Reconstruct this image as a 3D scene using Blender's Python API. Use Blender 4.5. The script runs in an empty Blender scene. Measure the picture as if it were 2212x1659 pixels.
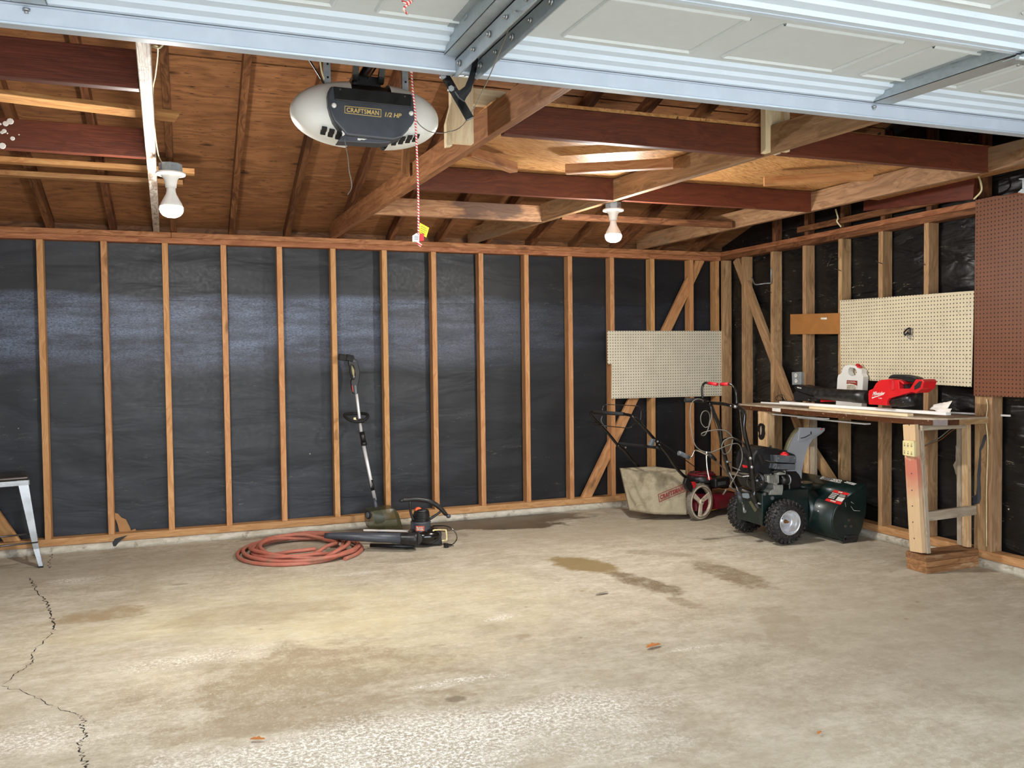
import bpy, math, random
from mathutils import Vector, Matrix, noise
random.seed(7)
V = Vector
PI = math.pi
scene = bpy.context.scene
COL = scene.collection

# ------------------------------------------------------------------ camera, solved from the stud spacing of both walls
FPX = 1853.5
CAM = V((-4.6391, -6.7932, 1.3635))
YAW, PITCH, ROLL = .3599, -.0334, -.0121
def _axes():
    cy, sy, cp, sp = math.cos(YAW), math.sin(YAW), math.cos(PITCH), math.sin(PITCH)
    fw = V((sy*cp, cy*cp, sp)); r = V((cy, -sy, 0)); u = r.cross(fw)
    cr, sr = math.cos(ROLL), math.sin(ROLL)
    return r*cr + u*sr, u*cr - r*sr, fw
AR, AU, AF = _axes()
def at(px, py, ax, v):
    """the point of the plane ax = v that the photograph shows at (px, py)"""
    d = AR*((px-1106)/FPX) - AU*((py-829.5)/FPX) + AF
    i = 'xyz'.index(ax); t = (v - CAM[i])/d[i]
    return CAM + d*t
def at_plane(px, py, p, n):
    d = AR*((px-1106)/FPX) - AU*((py-829.5)/FPX) + AF
    t = (V(p)-CAM).dot(V(n))/d.dot(V(n))
    return CAM + d*t
cam_d = bpy.data.cameras.new('camera'); cam = bpy.data.objects.new('camera', cam_d); COL.objects.link(cam)
cam_d.sensor_width = 36; cam_d.lens = FPX*36/2212; cam_d.clip_start = .05; cam_d.clip_end = 200
m = Matrix((AR, AU, -AF)).transposed().to_4x4(); m.translation = CAM; cam.matrix_world = m
scene.camera = cam
scene.view_settings.view_transform = 'Standard'; scene.view_settings.look = 'None'; scene.view_settings.gamma = 1

# ------------------------------------------------------------------ objects
W = {}
def root(name, loc, label=None, cat=None, group=None, kind=None):
    o = bpy.data.objects.new(name, None); COL.objects.link(o); o.location = loc; o.empty_display_size = .05
    W[o.name] = Matrix.Translation(V(loc)); tag(o, label, cat, group, kind); return o
def tag(o, label=None, cat=None, group=None, kind=None):
    if label: o['label'] = label
    if cat: o['category'] = cat
    if group: o['group'] = group
    if kind: o['kind'] = kind
    return o
def link(name, me, M, parent):
    o = bpy.data.objects.new(name, me); COL.objects.link(o)
    if parent is not None:
        o.parent = parent; o.matrix_parent_inverse = Matrix.Identity(4); o.matrix_basis = W[parent.name].inverted() @ M
    else: o.matrix_basis = M
    W[o.name] = M
    return o

class G:
    """collects faces in world coordinates"""
    def __init__(s): s.v = []; s.f = []; s.m = []; s.s = []; s.mi = 0
    def add(s, vs, fs, smooth=False):
        b = len(s.v); s.v += [V(p) for p in vs]
        for f in fs: s.f.append([b+i for i in f]); s.m.append(s.mi); s.s.append(smooth)
        return s
    def box(s, lo, hi, R=None, c=None):
        x0, y0, z0 = lo; x1, y1, z1 = hi
        p = [V((x, y, z)) for z in (z0, z1) for y in (y0, y1) for x in (x0, x1)]
        if R is not None: p = [R @ (q - V(c)) + V(c) for q in p]
        return s.add(p, [(0,2,3,1),(4,5,7,6),(0,1,5,4),(2,6,7,3),(0,4,6,2),(1,3,7,5)])
    def obox(s, c, ax, ay, az, dx, dy, dz):
        c, ax, ay, az = V(c), V(ax).normalized(), V(ay).normalized(), V(az).normalized()
        p = [c + ax*(dx/2*i) + ay*(dy/2*j) + az*(dz/2*k) for k in (-1,1) for j in (-1,1) for i in (-1,1)]
        return s.add(p, [(0,2,3,1),(4,5,7,6),(0,1,5,4),(2,6,7,3),(0,4,6,2),(1,3,7,5)])
    def prism(s, poly, ext, smooth=False):
        n = len(poly); a = [V(p) for p in poly]; b = [p + V(ext) for p in a]
        s.add(a+b, [list(range(n))[::-1], [n+i for i in range(n)]])
        k = len(s.v) - 2*n
        for i in range(n):
            j = (i+1) % n
            s.f.append([k+i, k+j, k+n+j, k+n+i]); s.m.append(s.mi); s.s.append(smooth)
        return s
    def tube(s, pts, r, n=8, sm=0, closed=False, flat=None):
        P = [V(p) for p in pts]
        if sm: P = smooth_path(P, sm, closed)
        rr = r if isinstance(r, (list, tuple)) else None
        k = len(P); vs = []; T = []
        for i in range(k):
            a = P[(i-1) % k] if (closed or i) else P[0]; b = P[(i+1) % k] if (closed or i < k-1) else P[-1]
            T.append((b-a).normalized())
        up = V((0,0,1)) if abs(T[0].z) < .9 else V((1,0,0))
        u = (up - T[0]*up.dot(T[0])).normalized()
        for i in range(k):
            if i:
                u = u - T[i]*u.dot(T[i])
                u = u.normalized() if u.length > 1e-6 else V((1,0,0))
            w = T[i].cross(u)
            R = (rr[min(int(i*len(rr)/k), len(rr)-1)] if rr and len(rr) != k else rr[i]) if rr else r
            for j in range(n):
                q = 2*PI*j/n; vs.append(P[i] + u*(math.cos(q)*R) + w*(math.sin(q)*R*(flat or 1)))
        fs = []
        for i in range(k if closed else k-1):
            i2 = (i+1) % k
            for j in range(n):
                j2 = (j+1) % n; fs.append((i*n+j, i*n+j2, i2*n+j2, i2*n+j))
        s.add(vs, fs, True)
        if not closed:
            b = len(s.v)-len(vs)
            s.f.append([b+j for j in range(n)][::-1]); s.m.append(s.mi); s.s.append(False)
            s.f.append([b+(k-1)*n+j for j in range(n)]); s.m.append(s.mi); s.s.append(False)
        return s
    def lathe(s, p0, d, prof, n=24, smooth=True, up=None, sweep=(0, 2*PI), sq=(1,1), caps=True):
        d = V(d).normalized(); up = V(up) if up else (V((0,0,1)) if abs(d.z) < .9 else V((1,0,0)))
        u = (up - d*up.dot(d)).normalized(); w = d.cross(u); p0 = V(p0); vs = []; full = abs(sweep[1]-sweep[0]-2*PI) < 1e-6
        m_ = n if full else n+1
        for t, r in prof:
            for j in range(m_):
                q = sweep[0] + (sweep[1]-sweep[0])*j/n
                vs.append(p0 + d*t + u*(math.cos(q)*r*sq[0]) + w*(math.sin(q)*r*sq[1]))
        fs = []
        for i in range(len(prof)-1):
            for j in range(n):
                j2 = (j+1) % m_; fs.append((i*m_+j, i*m_+j2, (i+1)*m_+j2, (i+1)*m_+j))
        b = len(s.v); s.add(vs, fs, smooth)
        if full and caps:
            if prof[0][1] > 1e-5: s.f.append([b+j for j in range(n)][::-1]); s.m.append(s.mi); s.s.append(False)
            if prof[-1][1] > 1e-5: s.f.append([b+(len(prof)-1)*n+j for j in range(n)]); s.m.append(s.mi); s.s.append(False)
        return s
    def cyl(s, a, b, r, n=16, r2=None):
        a, b = V(a), V(b); L = (b-a).length
        return s.lathe(a, b-a, [(0, r), (L, r if r2 is None else r2)], n)
    def ball(s, c, r, n=16, sc=(1,1,1)):
        c = V(c); vs = []; k = n//2
        for i in range(k+1):
            a = PI*i/k
            for j in range(n):
                q = 2*PI*j/n; vs.append(c + V((math.sin(a)*math.cos(q)*r*sc[0], math.sin(a)*math.sin(q)*r*sc[1], math.cos(a)*r*sc[2])))
        fs = [(i*n+j, (i+1)*n+j, (i+1)*n+(j+1) % n, i*n+(j+1) % n) for i in range(k) for j in range(n)]
        return s.add(vs, fs, True)
    def grid(s, fn, nu, nv, smooth=True):
        vs = [fn(i/nu, j/nv) for j in range(nv+1) for i in range(nu+1)]
        fs = [(j*(nu+1)+i, j*(nu+1)+i+1, (j+1)*(nu+1)+i+1, (j+1)*(nu+1)+i) for j in range(nv) for i in range(nu)]
        return s.add(vs, fs, smooth)
    def plate(s, quad, t):
        """a plate of thickness t behind the quad (BL,BR,TR,TL seen from its front)"""
        q = [V(p) for p in quad]; n = (q[1]-q[0]).cross(q[3]-q[0]).normalized()
        return s.prism(q, -n*t)

def smooth_path(P, k, closed=False):
    out = []; n = len(P); rng = n if closed else n-1
    for i in range(rng):
        p1, p2 = P[i], P[(i+1) % n]
        p0 = P[(i-1) % n] if (closed or i) else p1*2-p2
        p3 = P[(i+2) % n] if (closed or i < n-2) else p2*2-p1
        for j in range(k):
            t = j/k; out.append(.5*((2*p1) + (p2-p0)*t + (2*p0-5*p1+4*p2-p3)*t*t + (3*p1-p0-3*p2+p3)*t**3))
    if not closed: out.append(P[-1])
    return out

def build(name, g, mats, parent=None, bevel=0, label=None, cat=None, group=None, kind=None, sub=0, R=None, weld=False, seg=2, solid=0):
    """ONE mesh object from g; its origin at the middle of its box, axes turned by R (grain runs along local x)"""
    if not isinstance(mats, (list, tuple)): mats = [mats]
    lo = V([min(p[i] for p in g.v) for i in range(3)]); hi = V([max(p[i] for p in g.v) for i in range(3)])
    M = Matrix.Translation((lo+hi)/2)
    if R is not None: M = M @ R.to_4x4()
    Mi = M.inverted()
    me = bpy.data.meshes.new(name); me.from_pydata([Mi @ p for p in g.v], [], g.f); me.validate()
    for mt in mats: me.materials.append(mt)
    if len(me.polygons) == len(g.f):
        me.polygons.foreach_set('material_index', g.m); me.polygons.foreach_set('use_smooth', g.s)
    me.update()
    o = link(name, me, M, parent)
    if weld: md = o.modifiers.new('weld', 'WELD'); md.merge_threshold = 1e-4
    if solid: md = o.modifiers.new('solid', 'SOLIDIFY'); md.thickness = solid; md.offset = 0
    if bevel: md = o.modifiers.new('bevel', 'BEVEL'); md.width = bevel; md.segments = seg; md.limit_method = 'ANGLE'; md.angle_limit = math.radians(40)
    if sub: md = o.modifiers.new('sub', 'SUBSURF'); md.levels = md.render_levels = sub
    tag(o, label, cat, group, kind)
    return o

def board(name, p0, p1, w, t, mat, parent=None, up=(0,0,1), bevel=.0025, **kw):
    """a sawn board from p0 to p1: w wide along up, t thick; its grain along its length"""
    p0, p1 = V(p0), V(p1); x = (p1-p0).normalized(); up = V(up); z = (up - x*up.dot(x)).normalized(); y = z.cross(x)
    g = G().obox((p0+p1)/2, x, y, z, (p1-p0).length, t, w)
    return build(name, g, mat, parent, bevel=bevel, R=Matrix((x, y, z)).transposed(), **kw)

def lerp(a, b, t): return a + (b-a)*t
def on_quad(q, u, v): return lerp(lerp(V(q[0]), V(q[1]), u), lerp(V(q[3]), V(q[2]), u), v)
def text(name, body, quad, mat, parent, off=.001, bold=0.0, label=None, space=1.0):
    """printed characters filling the quad (BL,BR,TR,TL)"""
    cu = bpy.data.curves.new('txt', 'FONT'); cu.body = body; cu.size = 1; cu.offset = bold; cu.space_character = space
    cu.resolution_u = 3
    to = bpy.data.objects.new('txt', cu); COL.objects.link(to); bpy.context.view_layer.update()
    me0 = bpy.data.meshes.new_from_object(to.evaluated_get(bpy.context.evaluated_depsgraph_get()))
    bpy.data.objects.remove(to); bpy.data.curves.remove(cu)
    xs = [v.co.x for v in me0.vertices]; ys = [v.co.y for v in me0.vertices]
    x0, x1, y0, y1 = min(xs), max(xs), min(ys), max(ys)
    q = [V(p) for p in quad]; n = (q[1]-q[0]).cross(q[3]-q[0]).normalized()*off
    g = G(); g.add([on_quad(q, (v.co.x-x0)/(x1-x0), (v.co.y-y0)/(y1-y0)) + n for v in me0.vertices], [tuple(p.vertices) for p in me0.polygons])
    bpy.data.meshes.remove(me0)
    return build(name, g, mat, parent, label=label)
def subq(q, u0, v0, u1, v1): return [on_quad(q, u0, v0), on_quad(q, u1, v0), on_quad(q, u1, v1), on_quad(q, u0, v1)]
def frame_quad(g, q, w, off, t=.0006):
    """a printed outline along the quad's border"""
    W_ = (V(q[1])-V(q[0])).length; H_ = (V(q[3])-V(q[0])).length; a, b = w/W_, w/H_
    n = (V(q[1])-V(q[0])).cross(V(q[3])-V(q[0])).normalized()*off
    for r in ((0,0,1,b), (0,1-b,1,1), (0,b,a,1-b), (1-a,b,1,1-b)):
        g.plate([p+n for p in subq(q, *r)], t)
def cable(name, pts, r, mat, label, sm=6, **kw): return build(name, G().tube(pts, r, 6, sm=sm), mat, label=label, cat=kw.pop('cat', 'cable'), **kw)
def lines(q, n, mat, parent, off=.0008, seed=1, fill=.5):
    """rows of small print too fine to read"""
    random.seed(seed); g = G(); nn = (V(q[1])-V(q[0])).cross(V(q[3])-V(q[0])).normalized()*off
    for i in range(n):
        v0 = (i+.5-fill/2)/n; v1 = (i+.5+fill/2)/n; u = 0
        while u < .9:
            w = random.uniform(.06, .2); e = min(1, u+w); g.add([p+nn for p in subq(q, u, v0, e, v1)], [(0,1,2,3)]); u = e + .04
    return build('small_print', g, mat, parent)
# ------------------------------------------------------------------ materials
def srgb(r, g, b):
    return tuple(((c/255)/12.92 if c/255 <= .04045 else ((c/255+.055)/1.055)**2.4) for c in (r, g, b)) + (1,)
class NT:
    def __init__(s, name):
        s.mat = bpy.data.materials.new(name); s.mat.use_nodes = True; s.t = s.mat.node_tree; s.n = s.t.nodes; s.l = s.t.links
        s.b = s.n['Principled BSDF']
    def N(s, typ, **kw):
        n = s.n.new(typ)
        for k, v in kw.items():
            if k.startswith('i_'):
                key = k[2:]; key = int(key) if key.isdigit() else key.replace('_', ' ')
                s.put(n.inputs[key], v)
            else: setattr(n, k, v)
        return n
    def put(s, inp, v):
        if hasattr(v, 'links') or isinstance(v, bpy.types.NodeSocket): s.l.new(v, inp)
        elif v is not None: inp.default_value = v
    def math(s, op, a, b=None, c=None, clamp=False):
        n = s.n.new('ShaderNodeMath'); n.operation = op; n.use_clamp = clamp; s.put(n.inputs[0], a)
        if b is not None: s.put(n.inputs[1], b)
        if c is not None: s.put(n.inputs[2], c)
        return n.outputs[0]
    def vm(s, op, a, b=None, out=0):
        n = s.n.new('ShaderNodeVectorMath'); n.operation = op; s.put(n.inputs[0], a)
        if b is not None: s.put(n.inputs[1], b)
        return n.outputs['Value'] if op in ('LENGTH', 'DOT_PRODUCT', 'DISTANCE') else n.outputs[0]
    def co(s, obj=True): return s.n.new('ShaderNodeTexCoord').outputs['Object']
    def wpos(s): return s.n.new('ShaderNodeNewGeometry').outputs['Position']
    def rnd(s): return s.n.new('ShaderNodeObjectInfo').outputs['Random']
    def noise(s, vec, scale, detail=4, rough=.55, dist=0):
        n = s.N('ShaderNodeTexNoise', i_Vector=vec, i_Scale=scale, i_Detail=detail, i_Roughness=rough, i_Distortion=dist); return n.outputs['Fac']
    def mr(s, v, a, b, c=0., d=1., smooth=False):
        n = s.N('ShaderNodeMapRange', i_0=v, i_1=a, i_2=b, i_3=c, i_4=d)
        if smooth: n.interpolation_type = 'SMOOTHSTEP'
        return n.outputs[0]
    def mix(s, f, a, b, mode='MIX'):
        n = s.n.new('ShaderNodeMix'); n.data_type = 'RGBA'; n.blend_type = mode; s.put(n.inputs[0], f); s.put(n.inputs[6], a); s.put(n.inputs[7], b); return n.outputs[2]
    def bump(s, h, st=.3, d=.01, nrm=None):
        n = s.N('ShaderNodeBump', i_Strength=st, i_Distance=d, i_Height=h)
        if nrm is not None: s.l.new(nrm, n.inputs['Normal'])
        return n.outputs[0]
    def out(s, col=None, rough=None, nrm=None, metal=None, spec=None):
        if col is not None: s.put(s.b.inputs['Base Color'], col)
        if rough is not None: s.put(s.b.inputs['Roughness'], rough)
        if metal is not None: s.put(s.b.inputs['Metallic'], metal)
        if spec is not None: s.put(s.b.inputs['Specular IOR Level'], spec)
        if nrm is not None: s.l.new(nrm, s.b.inputs['Normal'])
        return s.mat

def wood(name, light, dark, rough=.7, grain=1.0, knots=.5, stain=None, var=.25, spec=.3):
    t = NT(name); c = t.co(); r = t.rnd()
    off = t.N('ShaderNodeCombineXYZ', i_0=t.math('MULTIPLY', r, 37.), i_1=t.math('MULTIPLY', r, 11.), i_2=t.math('MULTIPLY', r, 23.)).outputs[0]
    p = t.vm('ADD', c, off)
    warp = t.noise(t.vm('MULTIPLY', p, (1.2, 3., 3.)), 1.5, 2)
    ps = t.vm('MULTIPLY', p, (1.0, 22., 22.))
    ps = t.vm('ADD', ps, t.N('ShaderNodeCombineXYZ', i_1=t.math('MULTIPLY', warp, 7.), i_2=t.math('MULTIPLY', warp, 5.)).outputs[0])
    g1 = t.noise(ps, 2.2*grain, 3, .6)
    g2 = t.noise(t.vm('MULTIPLY', p, (6., 140., 140.)), 1.5, 3, .6)
    f = t.math('ADD', t.mr(g1, .35, .68), t.math('MULTIPLY', t.math('SUBTRACT', g2, .5), .5), clamp=True)
    col = t.mix(f, dark, light)
    bl = t.noise(t.vm('MULTIPLY', p, (.8, 4., 4.)), 1.3, 3)
    col = t.mix(t.mr(bl, .3, .7, 0., .5), col, t.mix(.5, col, dark))
    if knots:
        vo = t.N('ShaderNodeTexVoronoi', i_Vector=t.vm('MULTIPLY', p, (2.2, 7., 7.)), i_Scale=1.0, i_Randomness=1.)
        k = t.mr(vo.outputs['Distance'], .06, .14, 1., 0.)
        col = t.mix(t.math('MULTIPLY', k, knots), col, tuple(x*.25 for x in dark[:3])+(1,))
    if stain is not None:
        sn = t.noise(t.vm('MULTIPLY', p, (1.5, 5., 5.)), 1.1, 4, .6)
        col = t.mix(t.mr(sn, .56, .64, 0., .8), col, stain)
    hsv = t.N('ShaderNodeHueSaturation', i_Color=col, i_Value=t.mr(r, 0., 1., 1-var, 1+var))
    t.put(hsv.inputs['Hue'], t.mr(t.math('FRACT', t.math('MULTIPLY', r, 7.3)), 0., 1., .498, .508))
    return t.out(hsv.outputs[0], rough, t.bump(t.math('ADD', g2, t.math('MULTIPLY', g1, .6)), .35, .003), spec=spec)

def plywood(name, light, dark, rough=.6, spec=.4, fs=1.0, knots=.7):
    t = NT(name); c = t.co(); r = t.rnd()
    off = t.N('ShaderNodeCombineXYZ', i_0=t.math('MULTIPLY', r, 37.), i_1=t.math('MULTIPLY', r, 11.)).outputs[0]
    p = t.vm('ADD', c, off)
    wn = t.noise(t.vm('MULTIPLY', p, (1.2, 3.5, 3.)), 1.3*fs, 4, .55)
    w = t.N('ShaderNodeTexWave', wave_type='BANDS', bands_direction='Y', i_Vector=t.vm('ADD', p, t.N('ShaderNodeCombineXYZ', i_1=t.math('MULTIPLY', wn, .9)).outputs[0]),
            i_Scale=7.*fs, i_Distortion=3., i_Detail=3., i_Detail_Scale=1.4)
    fine = t.noise(t.vm('MULTIPLY', p, (5., 90., 60.)), 1.4, 3, .65)
    f = t.mr(t.math('ADD', t.math('MULTIPLY', w.outputs['Fac'], .26), t.math('MULTIPLY', fine, 1.0)), .25, .95)
    col = t.mix(f, dark, light)
    ck = t.noise(t.vm('MULTIPLY', p, (16., 90., 40.)), 1., 3, .55)
    col = t.mix(t.mr(ck, .635, .675, 0., .9), col, tuple(x*.2 for x in dark[:3])+(1,))
    vo = t.N('ShaderNodeTexVoronoi', i_Vector=t.vm('MULTIPLY', p, (2.2, 5.5, 6.)), i_Scale=1., i_Randomness=1.)
    rg = t.math('SINE', t.math('MULTIPLY', vo.outputs['Distance'], 60.))
    k = t.mr(vo.outputs['Distance'], .04, .13, 1., 0.)
    col = t.mix(t.math('MULTIPLY', k, knots), col, tuple(x*.3 for x in dark[:3])+(1,))
    bl = t.noise(p, 1.7, 3)
    col = t.mix(t.mr(bl, .45, .75, 0., .55), col, dark)
    return t.out(col, rough, t.bump(t.math('SUBTRACT', fine, t.math('MULTIPLY', t.mr(ck, .655, .7), .6)), .35, .004), spec=spec)

def flat(name, col, rough=.5, metal=0., var=.12, scale=14., bump=.05, spec=.5, dust=None, dscale=6., damt=.5, coat=0.):
    t = NT(name); c = t.co(); n = t.noise(c, scale, 5, .6)
    cc = t.mix(t.mr(n, .3, .7), tuple(x*(1-var) for x in col[:3])+(1,), tuple(min(1, x*(1+var)) for x in col[:3])+(1,))
    rr = t.mr(n, .3, .7, max(0, rough-.08), min(1, rough+.1))
    if dust is not None:
        d = t.noise(t.wpos(), dscale, 6, .7)
        m_ = t.mr(d, .48, .68, 0., damt); cc = t.mix(m_, cc, dust); rr = t.math('MAXIMUM', rr, t.math('MULTIPLY', m_, 1.2))
    if coat: t.b.inputs['Coat Weight'].default_value = coat
    return t.out(cc, rr, t.bump(n, bump, .003) if bump else None, metal, spec)

def emit(name, col, st):
    t = NT(name); t.out(col, .4); t.put(t.b.inputs['Emission Color'], col); t.b.inputs['Emission Strength'].default_value = st; return t.mat

MT = {}
MT['stud'] = wood('stud_pine', srgb(206,156,108), srgb(176,122,78), .65, knots=.6, var=.10)
MT['stud_r'] = wood('stud_pine_grey', srgb(192,156,116), srgb(150,114,80), .7, stain=srgb(128,98,68), var=.1)
MT['plate'] = wood('plate_fir', srgb(184,124,88), srgb(134,80,50), .65, knots=.6, var=.1)
MT['plate_b'] = wood('sole_plate_pine', srgb(206,160,112), srgb(174,124,80), .7, var=.08)
MT['rafter'] = wood('rafter_fir', srgb(136,90,58), srgb(82,48,29), .65, stain=srgb(64,36,22), var=.15)
MT['joist'] = wood('joist_fir', srgb(160,112,75), srgb(118,76,48), .6, var=.08)
MT['joist_grey'] = wood('joist_weathered', srgb(166,128,96), srgb(124,90,64), .65, stain=srgb(138,114,92), var=.08)
MT['white_joist'] = wood('joist_limewashed', srgb(240,234,226), srgb(150,126,110), .6, grain=1.4, knots=.4, var=.02)
MT['mahog'] = wood('blocking_red_brown', srgb(116,58,41), srgb(90,44,31), .5, knots=.3, var=.1, spec=.4)
MT['tan'] = wood('loose_board_tan', srgb(204,160,108), srgb(160,110,66), .6)
MT['orange'] = wood('cleat_orange', srgb(206,154,104), srgb(166,108,66), .55)
MT['tie'] = wood('tie_stained', srgb(176,136,100), srgb(128,88,60), .6, stain=srgb(60,44,38), var=.05)
MT['white_pine'] = wood('fresh_pine', srgb(242,226,194), srgb(226,202,164), .6, knots=.3, var=.03)
MT['bench_leg'] = wood('bench_leg_pine', srgb(220,190,152), srgb(184,146,104), .65, knots=.2, var=.08)
MT['bench_grey'] = wood('bench_leg_grey', srgb(186,172,152), srgb(146,130,110), .7, knots=.2, var=.08)
MT['bench_brown'] = wood('bench_block_brown', srgb(160,116,80), srgb(118,80,52), .6, stain=srgb(200,174,140))
MT['sheath'] = plywood('roof_plywood', srgb(164,114,74), srgb(108,70,43), .6, .4, .5, .9)
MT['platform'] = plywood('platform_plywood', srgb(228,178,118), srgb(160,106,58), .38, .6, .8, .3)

def felt(name, base, lite, rough, wr, speck, dust_sheen=False):
    t = NT(name); p = t.wpos()
    n1 = t.noise(t.vm('MULTIPLY', p, (1.2, 1.2, 4.)), 1.5, 3, .5, .5)
    n2 = t.noise(p, 40., 5, .7); n3 = t.noise(t.vm('MULTIPLY', p, (.6, .6, 2.5)), 1.1, 3)
    col = t.mix(t.mr(n3, .35, .7), base, lite)
    col = t.mix(t.mr(n2, .45, .75, 0., .5), col, lite)
    xs_ = t.N('ShaderNodeSeparateXYZ', i_0=p).outputs[0]; x_fade = t.mr(t.math('ADD', xs_, t.math('MULTIPLY', n3, .8)), -3.4, -.9, 1., 0.)  # felt colour grows darker from left to right
    if dust_sheen: col = t.mix(x_fade, t.mix(.75, col, srgb(9,10,12)), col)
    if dust_sheen:  # dusty band, with the felt's glossy sheen painted into its bluish colour
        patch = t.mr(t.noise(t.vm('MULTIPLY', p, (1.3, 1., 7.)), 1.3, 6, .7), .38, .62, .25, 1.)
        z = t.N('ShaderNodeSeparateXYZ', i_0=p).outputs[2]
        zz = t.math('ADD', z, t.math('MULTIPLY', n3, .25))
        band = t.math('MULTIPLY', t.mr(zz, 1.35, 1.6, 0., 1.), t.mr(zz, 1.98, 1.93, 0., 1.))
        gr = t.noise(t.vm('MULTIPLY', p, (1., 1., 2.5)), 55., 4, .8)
        col = t.mix(t.math('MULTIPLY', t.math('MULTIPLY', t.math('MULTIPLY', band, patch), t.math('ADD', t.math('MULTIPLY', x_fade, .8), .1)), t.mr(gr, .36, .62, .15, .95)), col, srgb(126,140,168))
    vo = t.N('ShaderNodeTexVoronoi', i_Vector=p, i_Scale=speck[0], i_Randomness=1.)
    sp = t.mr(vo.outputs['Distance'], speck[1]*.6, speck[1], 1., 0.)
    pat = t.mr(t.noise(p, 2.2, 3), .5, .62)
    col = t.mix(t.math('MULTIPLY', sp, pat), col, srgb(190,185,170))
    ln = t.noise(t.vm('MULTIPLY', p, (14., 14., 55.)), 1., 6, .8)
    sd = t.math('MULTIPLY', t.mr(ln, .60, .68), t.mr(t.noise(t.vm('MULTIPLY', p, (1., 1., 3.2)), 1.7, 3), .50, .66, 0., speck[2]))
    col = t.mix(sd, col, srgb(196,188,165))
    h = t.math('ADD', n1, t.math('MULTIPLY', n2, .02))
    return t.out(col, t.mr(n2, .3, .7, rough-.05, rough+.1), t.bump(h, wr, .06), spec=.5)
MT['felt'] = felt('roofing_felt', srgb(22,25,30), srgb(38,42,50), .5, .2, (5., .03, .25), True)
MT['felt_r'] = felt('black_wrap', srgb(13,14,16), srgb(26,27,28), .32, .9, (9., .06, 1.))

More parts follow.
